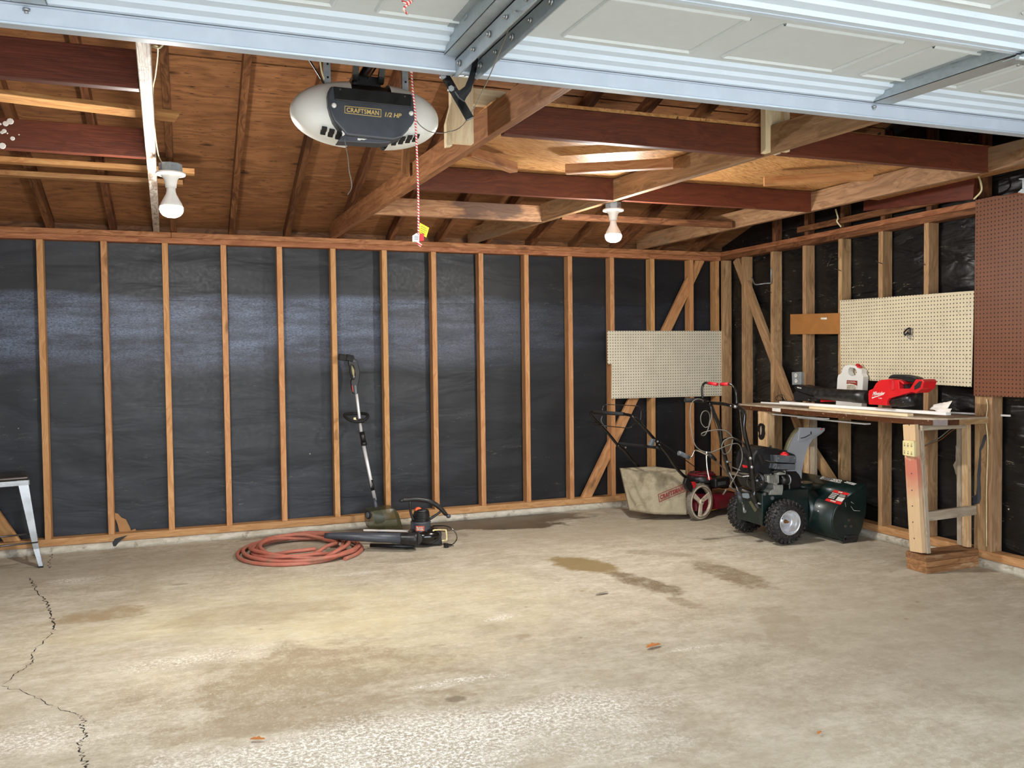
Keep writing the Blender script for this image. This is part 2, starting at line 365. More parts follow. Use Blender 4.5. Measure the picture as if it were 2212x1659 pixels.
def floor_mat():
    t = NT('garage_concrete'); p = t.wpos(); N = t.noise
    n_big = N(p, .55, 4, .6); n_mid = N(p, 2.4, 6, .62); n_fine = N(p, 28., 6, .7); n_micro = N(p, 160., 3, .7)
    st = N(t.vm('MULTIPLY', p, (3.2, 6., 1.)), 1.6, 8, .72, .2)
    col = t.mix(t.mr(n_mid, .32, .68), srgb(172,163,145), srgb(194,186,169))
    col = t.mix(t.mr(st, .38, .66, 0., .6), col, srgb(158,144,116))
    col = t.mix(t.mr(n_fine, .3, .62, .35, 0.), col, srgb(136,122,96))
    col = t.mix(t.mr(t.noise(t.vm('MULTIPLY', p, (1., 1.8, 1.)), 4.2, 10, .80, .1), .46, .62, 0., .5), col, srgb(214,208,192))
    col = t.mix(t.math('MULTIPLY', t.mr(N(p, 22., 8, .8), .5, .6, 0., .5), t.mr(n_big, .35, .65)), col, srgb(222,216,200))
    col = t.mix(t.mr(N(t.vm('MULTIPLY', p, (6., 30., 1.)), 1., 6, .75), .56, .64, 0., .35), col, srgb(140,130,112))
    col = t.mix(t.mr(t.noise(p, 2.3, 10, .8, .1), .50, .62, 0., .45), col, srgb(152,140,118))
    def blob(px, py, rx, ry, rot=0., amp=.5, edge=.25, sc=3.2, hx=None):
        c = at(px, py, 'z', 0) if hx is None else V(hx)
        d = t.vm('SUBTRACT', p, (c.x, c.y, 0)); cr, sr = math.cos(rot), math.sin(rot)
        u = t.math('DIVIDE', t.vm('DOT_PRODUCT', d, (cr, sr, 0)), rx); v = t.math('DIVIDE', t.vm('DOT_PRODUCT', d, (-sr, cr, 0)), ry)
        r = t.math('SQRT', t.math('ADD', t.math('MULTIPLY', u, u), t.math('MULTIPLY', v, v)))
        k_ = max(sc*.6, .8/min(rx, ry)); a_ = t.noise(t.vm('MULTIPLY', p, (k_*.7, k_, k_)), 1., 9, .74, .1)
        r = t.math('ADD', r, t.math('MULTIPLY', t.math('SUBTRACT', a_, .5), amp*6.5))
        return t.mr(r, 1.1, 1.1-edge*2.2, 0., 1., True)
    def band(p0, p1, hw, amp=.35, edge=.2, sc=3.2, ext=1.0):
        a, b = at(*p0, 'z', 0), at(*p1, 'z', 0); d = b-a; c = (a+b)/2
        return blob(0, 0, d.length/2*ext, hw, math.atan2(d.y, d.x), amp, edge, sc, hx=(c.x, c.y, 0))
    brk = t.mr(N(p, 7., 10, .82, .1), .38, .54, .35, 1.); brk2 = t.mr(N(p, 3.5, 10, .8, .1), .40, .52, 0., 1.)
    def lay(m_, f, c):
        nonlocal col; col = t.mix(t.math('MULTIPLY', m_, f), col, c)
    # smoother grey-beige slab along the right side and the back
    lay(blob(1900, 1400, 1.9, 2.2, .2, .3, .6, 1.2), .7, srgb(160,152,134))
    lay(blob(400, 1215, 2.2, .5, 0., .3, .6, 1.5), .65, srgb(158,146,126))
    lay(blob(1330, 1145, 1.5, .5, 0., .35, .5, 1.6), .6, srgb(164,152,130))
    # yellower lime-dusted middle
    lay(blob(700, 1330, 1.6, 1.1, 0., .5, .8, 1.4), .75, srgb(216,203,160))
    lay(blob(700, 1420, 1.1, .35, 0., .5, .5, 2.6), .35, srgb(224,212,178))
    # brown worn patches
    BR = lambda m_: t.math('MULTIPLY', m_, brk)
    lay(BR(band((120,1345), (330,1312), .16, .4)), .8, srgb(148,128,96)); lay(BR(blob(660, 1450, .75, .36, .1, .5)), .85, srgb(146,130,104))
    lay(BR(band((330,1590), (980,1500), .16, .5)), .7, srgb(144,128,102)); lay(BR(blob(560, 1325, .5, .22, 0., .5)), .5, srgb(150,134,104))
    lay(t.math('MULTIPLY', blob(1500, 1450, 2.2, 1.6, 0., .4, .5), t.math('SUBTRACT', 1., brk2)), .4, srgb(138,126,106))
    lay(blob(985, 1510, .05, .035, 0., .2), .8, srgb(112,98,78)); lay(blob(880, 1210, .22, .07, 0., .3), .35, srgb(128,116,96))
    # oil and rust stains
    lay(band((1185,1205), (1345,1235), .17, .3), .92, srgb(128,108,68)); lay(BR(band((1310,1232), (1490,1290), .10, .3)), .95, srgb(108,92,66))
    lay(BR(band((1490,1210), (1670,1275), .13, .35)), .9, srgb(118,102,76)); lay(BR(band((1440,1290), (1520,1315), .06, .4)), .7, srgb(130,114,90))
    lay(BR(band((1330,1190), (1500,1200), .08, .5)), .5, srgb(132,118,96)); lay(BR(band((1640,1300), (1760,1420), .12, .5)), .45, srgb(140,126,104))
    lay(blob(390, 1262, .06, .03, 0., .3), .5, srgb(120,104,80)); lay(blob(1130, 1375, .05, .04, 0., .4), .5, srgb(140,120,92))
    # efflorescence
    chips = t.mr(N(p, 60., 8, .82), .48, .56)
    spots = t.mr(N(p, 110., 5, .8), .54, .60)
    for (a, b, rx, ry, f) in ((850, 1640, 1.25, .46, 1.), (1100, 1560, .8, .24, .6), (160, 1255, .2, .12, .7), (1080, 1335, .11, .06, .9), (440, 1420, .5, .14, .55), (60, 1600, .5, .22, .7), (1000, 1470, .3, .05, .8), (1740, 1220, .22, .06, .35), (620, 1620, .7, .16, .7), (1500, 1400, .2, .03, .6), (760, 1240, .3, .05, .5)):
        lay(t.math('MULTIPLY', blob(a, b, rx, ry, 0., .5, .5), chips), f, srgb(244,242,236))
    lay(t.math('MULTIPLY', blob(860, 1640, 1.4, .6, 0., .4, .6), spots), .75, srgb(112,106,94))
    lay(t.math('MULTIPLY', blob(500, 1500, 1.4, .9, 0., .4, .6), t.mr(N(p, 60., 4, .8), .56, .64)), .45, srgb(238,228,196))
    lay(t.math('MULTIPLY', t.mr(n_big, .4, .7), t.mr(N(p, 75., 4, .8), .58, .64)), .5, srgb(226,220,204))
    lay(t.mr(t.N('ShaderNodeTexVoronoi', i_Vector=p, i_Scale=3.2, i_Randomness=1.).outputs['Distance'], .02, .05, 1., 0.), .6, srgb(120,104,80))
    # damp along the curb
    wet = t.math('MAXIMUM', band((740,1148), (1260,1112), .30, .25, .12, 2.6), band((960,1140), (1220,1132), .15, .3, .12, 3.))
    wet2 = blob(800, 1143, .9, .11, 0., .3, .2, 3.)
    wet3 = blob(1400, 1120, .12, .03, 0., .3, .4, 3.)
    wet = t.math('MAXIMUM', wet, t.math('MAXIMUM', t.math('MULTIPLY', wet2, .8), wet3))
    lay(wet, .88, srgb(72,58,40))
    rough = t.math('SUBTRACT', t.mr(n_mid, .3, .7, .72, .9), t.math('MULTIPLY', wet, .45))
    h = t.math('ADD', t.math('MULTIPLY', n_fine, .7), t.math('ADD', n_micro, t.math('MULTIPLY', st, 1.2)))
    return t.out(col, rough, t.bump(h, .3, .004), spec=.35)
MT['floor'] = floor_mat()
MT['drive'] = flat('driveway_concrete', srgb(200,194,182), .85, scale=3.)
def curb_mat():
    t = NT('curb_concrete'); p = t.wpos(); a = t.noise(t.vm('MULTIPLY', p, (3., 3., 9.)), 2.5, 6, .7); b = t.noise(p, 30., 5, .7)
    c = t.mix(t.mr(a, .38, .6), srgb(206,200,186), srgb(178,170,152)); c = t.mix(t.mr(t.noise(p, 9., 6, .75), .56, .62, 0., .5), c, srgb(112,100,80))
    return t.out(c, .9, t.bump(b, .5, .008), spec=.2)
MT['curb'] = curb_mat()

def pegboard(name, col, axes, dirt, spots):
    t = NT(name); p = t.wpos(); s_ = t.N('ShaderNodeSeparateXYZ', i_0=p).outputs
    k = 1/.0254
    fu = t.math('SUBTRACT', t.math('FRACT', t.math('MULTIPLY', s_[axes[0]], k)), .5); fv = t.math('SUBTRACT', t.math('FRACT', t.math('MULTIPLY', s_[axes[1]], k)), .5)
    r = t.math('SQRT', t.math('ADD', t.math('MULTIPLY', fu, fu), t.math('MULTIPLY', fv, fv)))
    h = t.mr(r, .15, .19, 1., 0.)
    n = t.noise(p, 5., 6, .65); n2 = t.noise(p, 34., 5, .7)
    c = t.mix(t.mr(n, .42, .72, 0., dirt), col, tuple(x*.55 for x in col[:3])+(1,))
    c = t.mix(t.mr(n2, .6, .7, 0., spots), c, tuple(x*.35 for x in col[:3])+(1,))
    c = t.mix(h, c, tuple(x*.08 for x in col[:3])+(1,))
    return t.out(c, .5, t.bump(t.math('SUBTRACT', 1., h), .5, .003), spec=.4)
MT['peg_back'] = pegboard('pegboard_cream_back', srgb(216,208,186), (0, 2), .3, .25)
MT['peg_right'] = pegboard('pegboard_cream_side', srgb(220,209,180), (1, 2), .3, .45)
MT['peg_brown'] = pegboard('pegboard_brown_side', srgb(122,76,52), (1, 2), .35, .1)
MT['hardboard'] = flat('hardboard', srgb(166,112,58), .55)

MT['door'] = flat('door_steel_white', srgb(196,203,207), .5, var=.04, scale=30., bump=.12)
MT['door_rib'] = flat('door_rail_white', srgb(198,212,228), .35, var=.03, scale=8., bump=.02)
MT['galv'] = flat('galvanised_steel', srgb(170,180,186), .42, .55, var=.12, scale=40., bump=.03)
MT['strut'] = flat('galvanised_strut', srgb(178,188,202), .45, .2, var=.03, scale=9., bump=.02, dust=srgb(206,214,224), dscale=18., damt=.2)
MT['zinc'] = flat('zinc_bolt', srgb(160,162,164), .4, .8)
MT['chrome'] = flat('chrome', srgb(225,225,225), .12, 1., var=.03, bump=0)
MT['black'] = flat('black_plastic', srgb(24,25,27), .38, scale=30.)
MT['black_dusty'] = flat('black_plastic_dusty', srgb(24,25,27), .38, dust=srgb(96,94,88), dscale=26., damt=.25)
MT['black_matte'] = flat('black_rubber', srgb(22,22,23), .75, scale=40., bump=.1)
MT['black_gloss'] = flat('black_enamel', srgb(14,14,16), .2, coat=.4, bump=0)
MT['dark_grey'] = flat('dark_grey_plastic', srgb(62,66,74), .38, scale=20., dust=srgb(90,90,90), dscale=5., damt=.2)
MT['tyre'] = flat('tyre_rubber', srgb(18,18,19), .6, scale=50., bump=.2, dust=srgb(110,106,98), dscale=70., damt=.45)
MT['rim'] = flat('silver_rim', srgb(208,210,214), .32, .6, var=.05)
MT['green'] = flat('dark_green_paint', srgb(11,32,31), .34, scale=9., dust=srgb(60,68,62), dscale=16., damt=.28, coat=.12)
MT['red'] = flat('red_plastic', srgb(206,28,34), .35, var=.06)
MT['red_dark'] = flat('dark_red_paint', srgb(112,18,34), .35, dust=srgb(70,44,42), dscale=14., damt=.6)
MT['red_grip'] = flat('red_grip', srgb(196,30,40), .5)
MT['orange_p'] = flat('orange_plastic', srgb(232,96,52), .45)
MT['alu'] = flat('aluminium', srgb(226,228,230), .42, .45, var=.03, bump=0)
MT['engine'] = flat('cast_engine_alloy', srgb(168,170,162), .55, .5, var=.2, scale=40., bump=.3)
MT['shroud'] = flat('engine_shroud', srgb(22,24,27), .45, dust=srgb(70,72,72), dscale=18., damt=.3)
MT['grey_box'] = flat('grey_metal_box', srgb(96,102,108), .5, .2, var=.2, dust=srgb(52,54,54), dscale=20., damt=.6)
MT['chute'] = flat('grey_steel_chute', srgb(168,172,178), .42, .3, var=.05)
MT['olive'] = flat('olive_edge', srgb(92,88,62), .5)
MT['label_w'] = flat('sticker_white', srgb(226,222,214), .5, bump=0)
MT['label_r'] = flat('sticker_red', srgb(222,44,44), .4, bump=0)
MT['label_k'] = flat('sticker_black', srgb(24,24,24), .4, bump=0)
MT['cream'] = flat('cream_paint', srgb(226,218,200), .5, bump=0)
MT['gold'] = flat('gold_print', srgb(214,186,116), .4, bump=0)
MT['yellow'] = flat('yellow_tag', srgb(240,220,20), .5, bump=0)
MT['beige'] = flat('beige_outlet', srgb(226,212,158), .45)
MT['white_p'] = flat('white_plastic', srgb(232,232,228), .4, var=.03)
MT['porcelain'] = flat('porcelain_white', srgb(240,238,234), .3, var=.02, bump=0)
MT['paint_w'] = flat('painted_white_wood', srgb(236,236,234), .45, var=.03)
MT['canvas'] = flat('bag_canvas', srgb(160,149,124), .85, var=.12, scale=120., bump=.3, dust=srgb(98,84,62), dscale=4.5, damt=.85)
MT['print_red'] = flat('faded_red_print', srgb(120,40,38), .8, bump=0)
MT['hose'] = flat('orange_hose_rubber', srgb(176,102,84), .6, var=.15, scale=24., dust=srgb(150,112,94), dscale=7., damt=.9)
MT['wheel_w'] = flat('dirty_white_wheel', srgb(206,188,166), .55, dust=srgb(110,92,74), dscale=30., damt=.7)
MT['tyre_grey'] = flat('worn_grey_tyre', srgb(112,104,92), .8, scale=60., bump=.3)
MT['steel_stool'] = flat('brushed_gunmetal', srgb(142,144,146), .27, .95, var=.2, scale=9.)
MT['stool_top'] = flat('dark_stool_edge', srgb(96,92,90), .35, .85)
MT['cable_grey'] = flat('grey_cable', srgb(104,100,92), .6)
MT['cable_cream'] = flat('cream_cable', srgb(222,212,170), .5)
MT['rust'] = flat('rusty_axle', srgb(140,92,50), .6, .5)
MT['nail'] = flat('steel_nail', srgb(92,86,82), .5, .7)
MT['cobweb'] = flat('dusty_lint', srgb(170,160,140), .9)
MT['torn'] = flat('bare_sheathing', srgb(164,122,78), .8)
MT['leaf'] = flat('dry_leaf', srgb(176,110,52), .8)
MT['print_w'] = flat('white_print', srgb(236,234,230), .5, bump=0)
MT['maroon'] = flat('maroon_label', srgb(140,40,34), .5, bump=0)
MT['crack'] = flat('crack_dirt', srgb(44,38,30), .95)
MT['bench_top'] = flat('worn_bench_top', srgb(170,152,128), .6, scale=8., dust=srgb(210,200,184), dscale=12., damt=.6)
def varnish():
    t = NT('varnished_edge'); p = t.wpos(); g1 = t.noise(t.vm('MULTIPLY', p, (30., 2., 30.)), 2., 4)
    c = t.mix(g1, srgb(50,28,18), srgb(104,64,40)); sp = t.mr(t.noise(p, 42., 4, .7), .62, .68)
    c = t.mix(t.math('MULTIPLY', sp, .8), c, srgb(190,160,130)); return t.out(c, .25, spec=.6)
MT['varnish'] = varnish()
def speckle_red():
    t = NT('leg_with_red_overspray'); c = t.co(); p = t.wpos(); z = t.N('ShaderNodeSeparateXYZ', i_0=p).outputs[2]
    g2 = t.noise(t.vm('MULTIPLY', c, (4., 90., 90.)), 1.5, 3, .6); col = t.mix(g2, srgb(196,160,118), srgb(224,196,158))
    zz = t.math('ADD', z, t.math('MULTIPLY', t.noise(p, 12., 4), .12))
    m_ = t.math('MULTIPLY', t.mr(zz, .50, .66, 0., .75), t.mr(zz, .76, .78, 1., 0.))
    return t.out(t.mix(m_, col, srgb(190,88,78)), .65, t.bump(g2, .3, .003))
MT['red_leg'] = speckle_red()
def translucent(name, col, a, rough=.35):
    t = NT(name); t.out(col, rough); t.b.inputs['Alpha'].default_value = a; return t.mat
MT['shield'] = translucent('smoky_guard_plastic', srgb(62,64,40), .80)
def rope():
    t = NT('red_white_rope'); p = t.wpos(); z = t.N('ShaderNodeSeparateXYZ', i_0=p).outputs
    s_ = t.math('FRACT', t.math('ADD', t.math('MULTIPLY', z[2], 110.), t.math('MULTIPLY', z[0], 60.)))
    return t.out(t.mix(t.mr(s_, .4, .5), srgb(206,52,58), srgb(236,214,208)), .8)
MT['rope'] = rope()
MT['bulb'] = emit('lit_bulb', (1., .965, .905, 1), 580.)
# ------------------------------------------------------------------ the room
HT = 2.215; ZP = 2.295; ZB = .1035; ZC = .052; XL = -7.25; YF = -6.62
SP = .4064; TH = .041; DP = .089
SL = .30                                            # roof pitch
YR = (YF)/2                                         # ridge line
def zr(y): return ZP + .005 + SL*(-y) if y > YR else ZP + .005 + SL*(y-YF)

flo = G(); flo.add([(XL-.2, YF-.1, 0), (.3, YF-.1, 0), (.3, .3, 0), (XL-.2, .3, 0), (XL-.2, YF-.1, -.12), (.3, YF-.1, -.12), (.3, .3, -.12), (XL-.2, .3, -.12)],
    [(0,1,2,3), (7,6,5,4), (0,4,5,1), (1,5,6,2), (2,6,7,3), (3,7,4,0)])
floor = build('floor', flo, MT['floor'], kind='structure', label='stained bare concrete garage slab with lime dust and wet patch')
def crack(pts, w0, seed):
    random.seed(seed); P = smooth_path([at(x, y, 'z', 0) for x, y in pts], 9); L = []; R_ = []
    for i, p in enumerate(P):
        d = (P[min(i+1, len(P)-1)] - P[max(i-1, 0)]).normalized(); n = V((-d.y, d.x, 0)); j = random.uniform(-.012, .012)
        w = w0*random.uniform(.15, 1.)*(1 if 0 < i < len(P)-1 else .05)
        c = p + n*j; c.z = .0006; L.append(c + n*w); R_.append(c - n*w)
    g = G(); k = len(P); g.add(L+R_, [(i, i+1, k+i+1, k+i) for i in range(k-1)]); return g
build('crack', crack([(62,1248), (72,1262), (90,1290), (104,1310), (112,1335), (117,1362)], .006, 1), MT['crack'], floor)
build('crack', crack([(117,1362), (84,1395), (66,1420), (70,1430), (40,1450), (4,1480)], .0035, 2), MT['crack'], floor)
build('crack', crack([(4,1480), (60,1500), (110,1525), (150,1540), (184,1552)], .0022, 3), MT['crack'], floor)
build('crack', crack([(184,1552), (176,1570), (182,1590), (170,1612), (182,1640), (186,1665), (200,1720)], .0045, 4), MT['crack'], floor)
build('crack', crack([(112,1195), (107,1215), (108,1228)], .004, 5), MT['crack'], floor)
build('driveway', G().box((-16, -18, -.2), (8, YF-.1, -.02)), MT['drive'], kind='structure', label='pale concrete driveway outside the open garage door')

# wall_back -------------------------------------------------------
def felt_sheet(g, fn, nu, nv): g.grid(fn, nu, nv)
wb = G()
def wrk(a, z, s): return .010*noise.noise(V((a*1.1, z*4.2, s))) + .004*noise.noise(V((a*5, z*11, s+5)))
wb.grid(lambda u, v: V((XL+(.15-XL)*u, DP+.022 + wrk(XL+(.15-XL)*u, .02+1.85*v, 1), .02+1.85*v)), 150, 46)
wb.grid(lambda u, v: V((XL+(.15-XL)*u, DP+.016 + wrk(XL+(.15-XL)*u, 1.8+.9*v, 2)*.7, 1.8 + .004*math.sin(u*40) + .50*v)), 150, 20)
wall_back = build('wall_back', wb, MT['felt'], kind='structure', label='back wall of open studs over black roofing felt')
build('backing', G().box((XL-.1, DP+.05, -.02), (.3, DP+.12, 2.31)), MT['sheath'], wall_back)
build('eave_shade_board', G().box((XL-.1, DP+.05, 2.312), (.3, DP+.12, 2.6)), MT['rafter'], wall_back)  # dark board added to stand for the eave's shadow and close the gap
X0 = -5.617
studmat = MT['stud']
for k in range(-3, 14):
    x = X0 + SP*k
    board('stud', (x+TH/2, DP/2, ZB), (x+TH/2, DP/2, HT), DP, TH, studmat, wall_back, up=(0,1,0))
board('stud', (.021-.058, DP/2, ZB), (.021-.058, DP/2, HT), DP, TH, studmat, wall_back, up=(0,1,0))
board('stud', (XL+.05, DP/2, ZB), (XL+.05, DP/2, HT), DP, TH, studmat, wall_back, up=(0,1,0))
board('sole_plate', (XL, DP/2, ZC+.026), (0., DP/2, ZC+.026), ZB-ZC, DP, MT['plate_b'], wall_back)
board('top_plate', (XL, DP/2, HT+.02), (0., DP/2, HT+.02), .040, DP, MT['plate'], wall_back)
board('top_plate', (XL, DP/2, HT+.0605), (-4.74, DP/2, HT+.0605), .039, DP, MT['plate'], wall_back)
board('top_plate', (-4.737, DP/2, HT+.0605), (DP, DP/2, HT+.0605), .039, DP, MT['plate'], wall_back)
def curb(name, a, b, n, parent, seed):
    """a rough poured curb from a to b, its face towards n"""
    a, b, n = V(a), V(b), V(n); L = (b-a).length; k = int(L/.06); g = G(); vs = []
    for i in range(k+1):
        p = lerp(a, b, i/k); w1 = .006*noise.noise(V((i*.4, seed, 0))); w2 = .007*noise.noise(V((i*.31, seed, 9)))
        vs += [p - n*.2, p + n*(.020+w1*1.2), p + n*(.014+w1) + V((0,0,ZC*.6)), p + n*(.004+w2) + V((0,0,ZC-.004+w2*.4)), p - n*.2 + V((0,0,ZC))]
    g.add(vs, [(i*5+j, (i+1)*5+j, (i+1)*5+j+1, i*5+j+1) for i in range(k) for j in range(4)], True)
    return build(name, g, MT['curb'], parent)
curb('curb', (XL, 0, 0), (.02, 0, 0), (0,-1,0), wall_back, 1)
# let-in diagonal braces: short pieces between the studs
def brace_y(p0, p1, w, par):
    board('brace', p0, p1, w, .034, MT['stud'], par, up=(0,0,1))
bp = lambda px, py: at(px, py, 'y', .045)
brace_y(bp(1258, 1090), bp(1512, 560), .088, wall_back)
brace_y(V((-7.0, .045, 2.2)), bp(35, 1180), .088, wall_back)
# torn felt with bare sheathing showing
tp = [(247,1108), (255,1110), (262,1118), (272,1122), (280,1138), (283,1146), (292,1142), (295,1148), (282,1153), (262,1160), (250,1170), (245,1180), (242,1178), (248,1162), (256,1156), (257,1146), (252,1130), (247,1118)]
build('torn_patch', G().prism([at(x, y, 'y', .084) for x, y in tp[:10]] + [at(x, y, 'y', .084) for x, y in ((258,1150), (254,1132), (248,1118))], (0, .004, 0)), MT['torn'], wall_back, label='torn flap of felt baring the tan sheathing')
build('felt_scrap', G().prism([at(x, y, 'y', -.024) for x, y in ((245,1180), (243,1172), (248,1164), (262,1160), (276,1156), (268,1162), (256,1172), (250,1180))], (0, .003, 0)), MT['black_dusty'], wall_back, label='grey scrap of felt over the sole plate')

# wall_right ------------------------------------------------------
wr = G()
wr.grid(lambda u, v: V((DP+.018 + 1.6*wrk(YF*u, .02+1.82*v, 11), .12+(YF-.12)*u, .02+1.82*v)), 140, 50)
wr.grid(lambda u, v: V((DP+.012 + 1.2*wrk(YF*u, 1.8+1.7*v, 12), .12+(YF-.12)*u, 1.8+1.7*v)), 140, 40)
wall_right = build('wall_right', wr, MT['felt_r'], kind='structure', label='right gable wall of studs over wrinkled black plastic')
build('backing', G().box((DP+.05, YF-.1, -.02), (DP+.12, .3, 3.5)), MT['sheath'], wall_right)
Y0 = -.319
for k in range(0, 15):
    y = Y0 - SP*k
    if k == 6:
        for j in range(3): board('stud', (DP/2, y-TH/2-.0425*j, ZB), (DP/2, y-TH/2-.0425*j, HT), DP, TH, MT['stud_r'], wall_right, up=(1,0,0))
    else: board('stud', (DP/2, y-TH/2, ZB), (DP/2, y-TH/2, HT), DP, TH, MT['stud_r'], wall_right, up=(1,0,0))
    if zr(y)-ZP > .12: board('gable_stud', (DP/2+.01, y-TH/2, ZP), (DP/2+.01, y-TH/2, zr(y)+.05), DP*.8, TH, MT['rafter'], wall_right, up=(1,0,0))
board('stud', (DP/2, -TH/2-.001, ZB), (DP/2, -TH/2-.001, HT), DP, TH, MT['stud_r'], wall_right, up=(1,0,0))
board('sole_plate', (DP/2, -.002, ZC+.026), (DP/2, YF, ZC+.026), ZB-ZC, DP, MT['plate_b'], wall_right)
board('top_plate', (DP/2, 0, HT+.02), (DP/2, -2.80, HT+.02), .040, DP, MT['rafter'], wall_right)
board('top_plate', (DP/2, -2.803, HT+.02), (DP/2, YF, HT+.02), .040, DP, MT['rafter'], wall_right)
board('top_plate', (DP/2, 0, HT+.0605), (DP/2, YF, HT+.0605), .039, DP, MT['plate'], wall_right)
curb('curb', (0, .0, 0), (0, YF, 0), (-1,0,0), wall_right, 3)
board('brace', at(1592, 560, 'x', .045), at(1734, 940, 'x', .045), .088, .034, MT['stud_r'], wall_right)
board('brace', at(1734, 940, 'x', .045), V((.045, -1.68, .1)), .088, .034, MT['stud_r'], wall_right)
board('gable_rail', at(1725, 497, 'x', -.01), at(2110, 415, 'x', -.01), .045, .034, MT['rafter'], wall_right)
board('gable_rail', at(1870, 433, 'x', -.03), at(2108, 404, 'x', -.03), .15, .036, MT['mahog'], wall_right)

# left and front walls, outside the frame
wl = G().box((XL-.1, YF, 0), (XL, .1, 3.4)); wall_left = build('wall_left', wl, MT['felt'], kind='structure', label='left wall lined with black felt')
for k in range(1, 16): board('stud', (XL+DP/2, -SP*k, ZB), (XL+DP/2, -SP*k, HT), DP, TH, studmat, wall_left, up=(1,0,0))
DX0, DX1 = -6.35, -1.15
wf = G().box((XL-.1, YF-.12, 0), (DX0, YF, 2.6)).box((DX1, YF-.12, 0), (.2, YF, 2.6)).box((DX0, YF-.12, 2.24), (DX1, YF, 2.6))
build('wall_front', wf, MT['sheath'], kind='structure', label='front wall around the wide door opening')

# ceiling: rafters, sheathing, joists, blocking --------------------
ceiling = root('ceiling', (-3.5, -3.3, 2.9), 'open roof of plywood sheathing on dark rafters and joists', kind='structure')
RD = .089; ca = math.cos(math.atan(SL)); nrm = V((0, SL, 1)).normalized()
xs = [-3.095 + .4064*k for k in range(-10, 8)]
for x in xs:
    a = V((x, .14, zr(.14))) + nrm*RD/2; b = V((x, YR, zr(YR))) + nrm*RD/2
    board('rafter', a, b, RD, TH, MT['rafter'], ceiling, bevel=.002)
n2 = V((0, -SL, 1)).normalized()
for x in xs:
    a = V((x, YF-.1, zr(YF-.1))) + n2*RD/2; b = V((x, YR, zr(YR))) + n2*RD/2
    board('rafter', a, b, RD, TH, MT['rafter'], ceiling, bevel=.002)
board('ridge_board', (XL, YR, zr(YR)+.06), (.15, YR, zr(YR)+.06), .15, .02, MT['rafter'], ceiling)
def sheet(x0, x1, ya, yb, n):
    za, zb = zr(ya), zr(yb); a = V(((x0+x1)/2, ya, za)) + n*(RD+.007); b = V(((x0+x1)/2, yb, zb)) + n*(RD+.007)
    y_ = (b-a).normalized(); R_ = Matrix(((1,0,0), y_, V((1,0,0)).cross(y_))).transposed()
    g = G().obox((a+b)/2, (1,0,0), y_, V((1,0,0)).cross(y_), x1-x0-.006, (b-a).length-.013, .013)
    return build('sheathing', g, MT['sheath'], ceiling, R=R_)
ys = [.2, -.78, -1.93, -3.08, YR-.02]
xc = -3.075-2.4384*2
for r in range(4):
    x = xc - (1.2192 if r % 2 else 0)
    while x < .2:
        sheet(max(x, XL-.1), min(x+2.4384, .2), ys[r], ys[r+1], nrm); x += 2.4384
for ya_r, yb_r, nn_ in ((.25, YR, nrm), (YF-.2, YR, n2)):
    a_ = V((-3.52, ya_r, zr(ya_r))) + nn_*(RD+.032); b_ = V((-3.52, yb_r, zr(yb_r))) + nn_*(RD+.032)
    y_ = (b_-a_).normalized(); build('roof_light_seal', G().obox((a_+b_)/2, (1,0,0), y_, V((1,0,0)).cross(y_), 7.7, (b_-a_).length+.05, .02), MT['black_matte'], ceiling)  # unseen dark sheet added over the sheathing to block light through seams
g = G().obox(V((-3.5, (YF-.1+YR)/2, (zr(YF-.1)+zr(YR))/2)) + n2*(RD+.01), (1,0,0), V((0,1,SL)).normalized(), n2, 7.6, (YR-YF+.1)/ca+.1, .014)
build('sheathing', g, MT['sheath'], ceiling)
def joist(pa, pb, w, mat, name='joist', t=.041):
    """pa, pb: pixels on the lower edge nearest the right at two depths"""
    a = at(*pa, 'z', ZP); b = at(*pb, 'z', ZP); d = (b-a).normalized()
    a0 = a + d*((.06-a.y)/d.y); b0 = a + d*((YF+.02-a.y)/d.y)
    side = V((-1,0,0))*(t/2)
    return board(name, a0+side+V((0,0,w/2)), b0+side+V((0,0,w/2)), w, t, mat, ceiling)
JW = .125
joist((905,402), (1245,187), JW, MT['joist'])
joist((1180,480), (1930,257), JW, MT['joist_grey'])
joist((1770,455), (2212,357), JW, MT['joist_grey'])
joist((335,310), (324,83), JW, MT['white_joist'])
board('joist', (-6.15, .06, ZP+JW/2), (-6.15, YF, ZP+JW/2), JW, .041, MT['joist'], ceiling)
def block(y, x0, x1, mat=MT['mahog'], z0=ZP-.002, z1=ZP+.130, t=.042, name='blocking'):
    return board(name, (x0, y, (z0+z1)/2), (x1, y, (z0+z1)/2), z1-z0, t, mat, ceiling)
xa = lambda y: lerp(-3.55, -3.348, -y/4.04)   # right face of joist A at y, and so on
xb = lambda y: lerp(-2.36, -1.95, -y/4.06)
xcj = lambda y: lerp(-.70, -.64, (-y-2.1)/1.4)
block(-3.36, xa(-3.4)+.003, xb(-3.4)-.045)
block(-3.42, xb(-3.4)+.003, xcj(-3.4)-.045)
block(-2.10, xa(-2.1)+.003, xb(-2.1)-.045)
block(-2.12, xb(-2.1)+.003, xcj(-2.1)-.045)
block(-3.54, -6.1, -4.778); bk2 = block(-2.46, -6.1, -4.802)
for (px, py, r) in ((12,267,5), (22,262,6), (1,268,2), (4,286,3), (9,283,4), (27,299,4), (5,315,6), (16,288,1.5), (41,291,1.2)):
    c_ = at(px, py, 'y', -2.4825); build('paint_spot', G().lathe(c_, (0,-1,0), [(0, r/430), (.0008, r/480)], 9, smooth=False), MT['paint_w'], bk2)
ta_ = at(872,466,'z',ZP)
board('cross_tie', (xa(ta_.y)+.003, ta_.y, ZP+.055), (xb(ta_.y)-.045, ta_.y, ZP+.055), .114, .04, MT['tie'], ceiling)
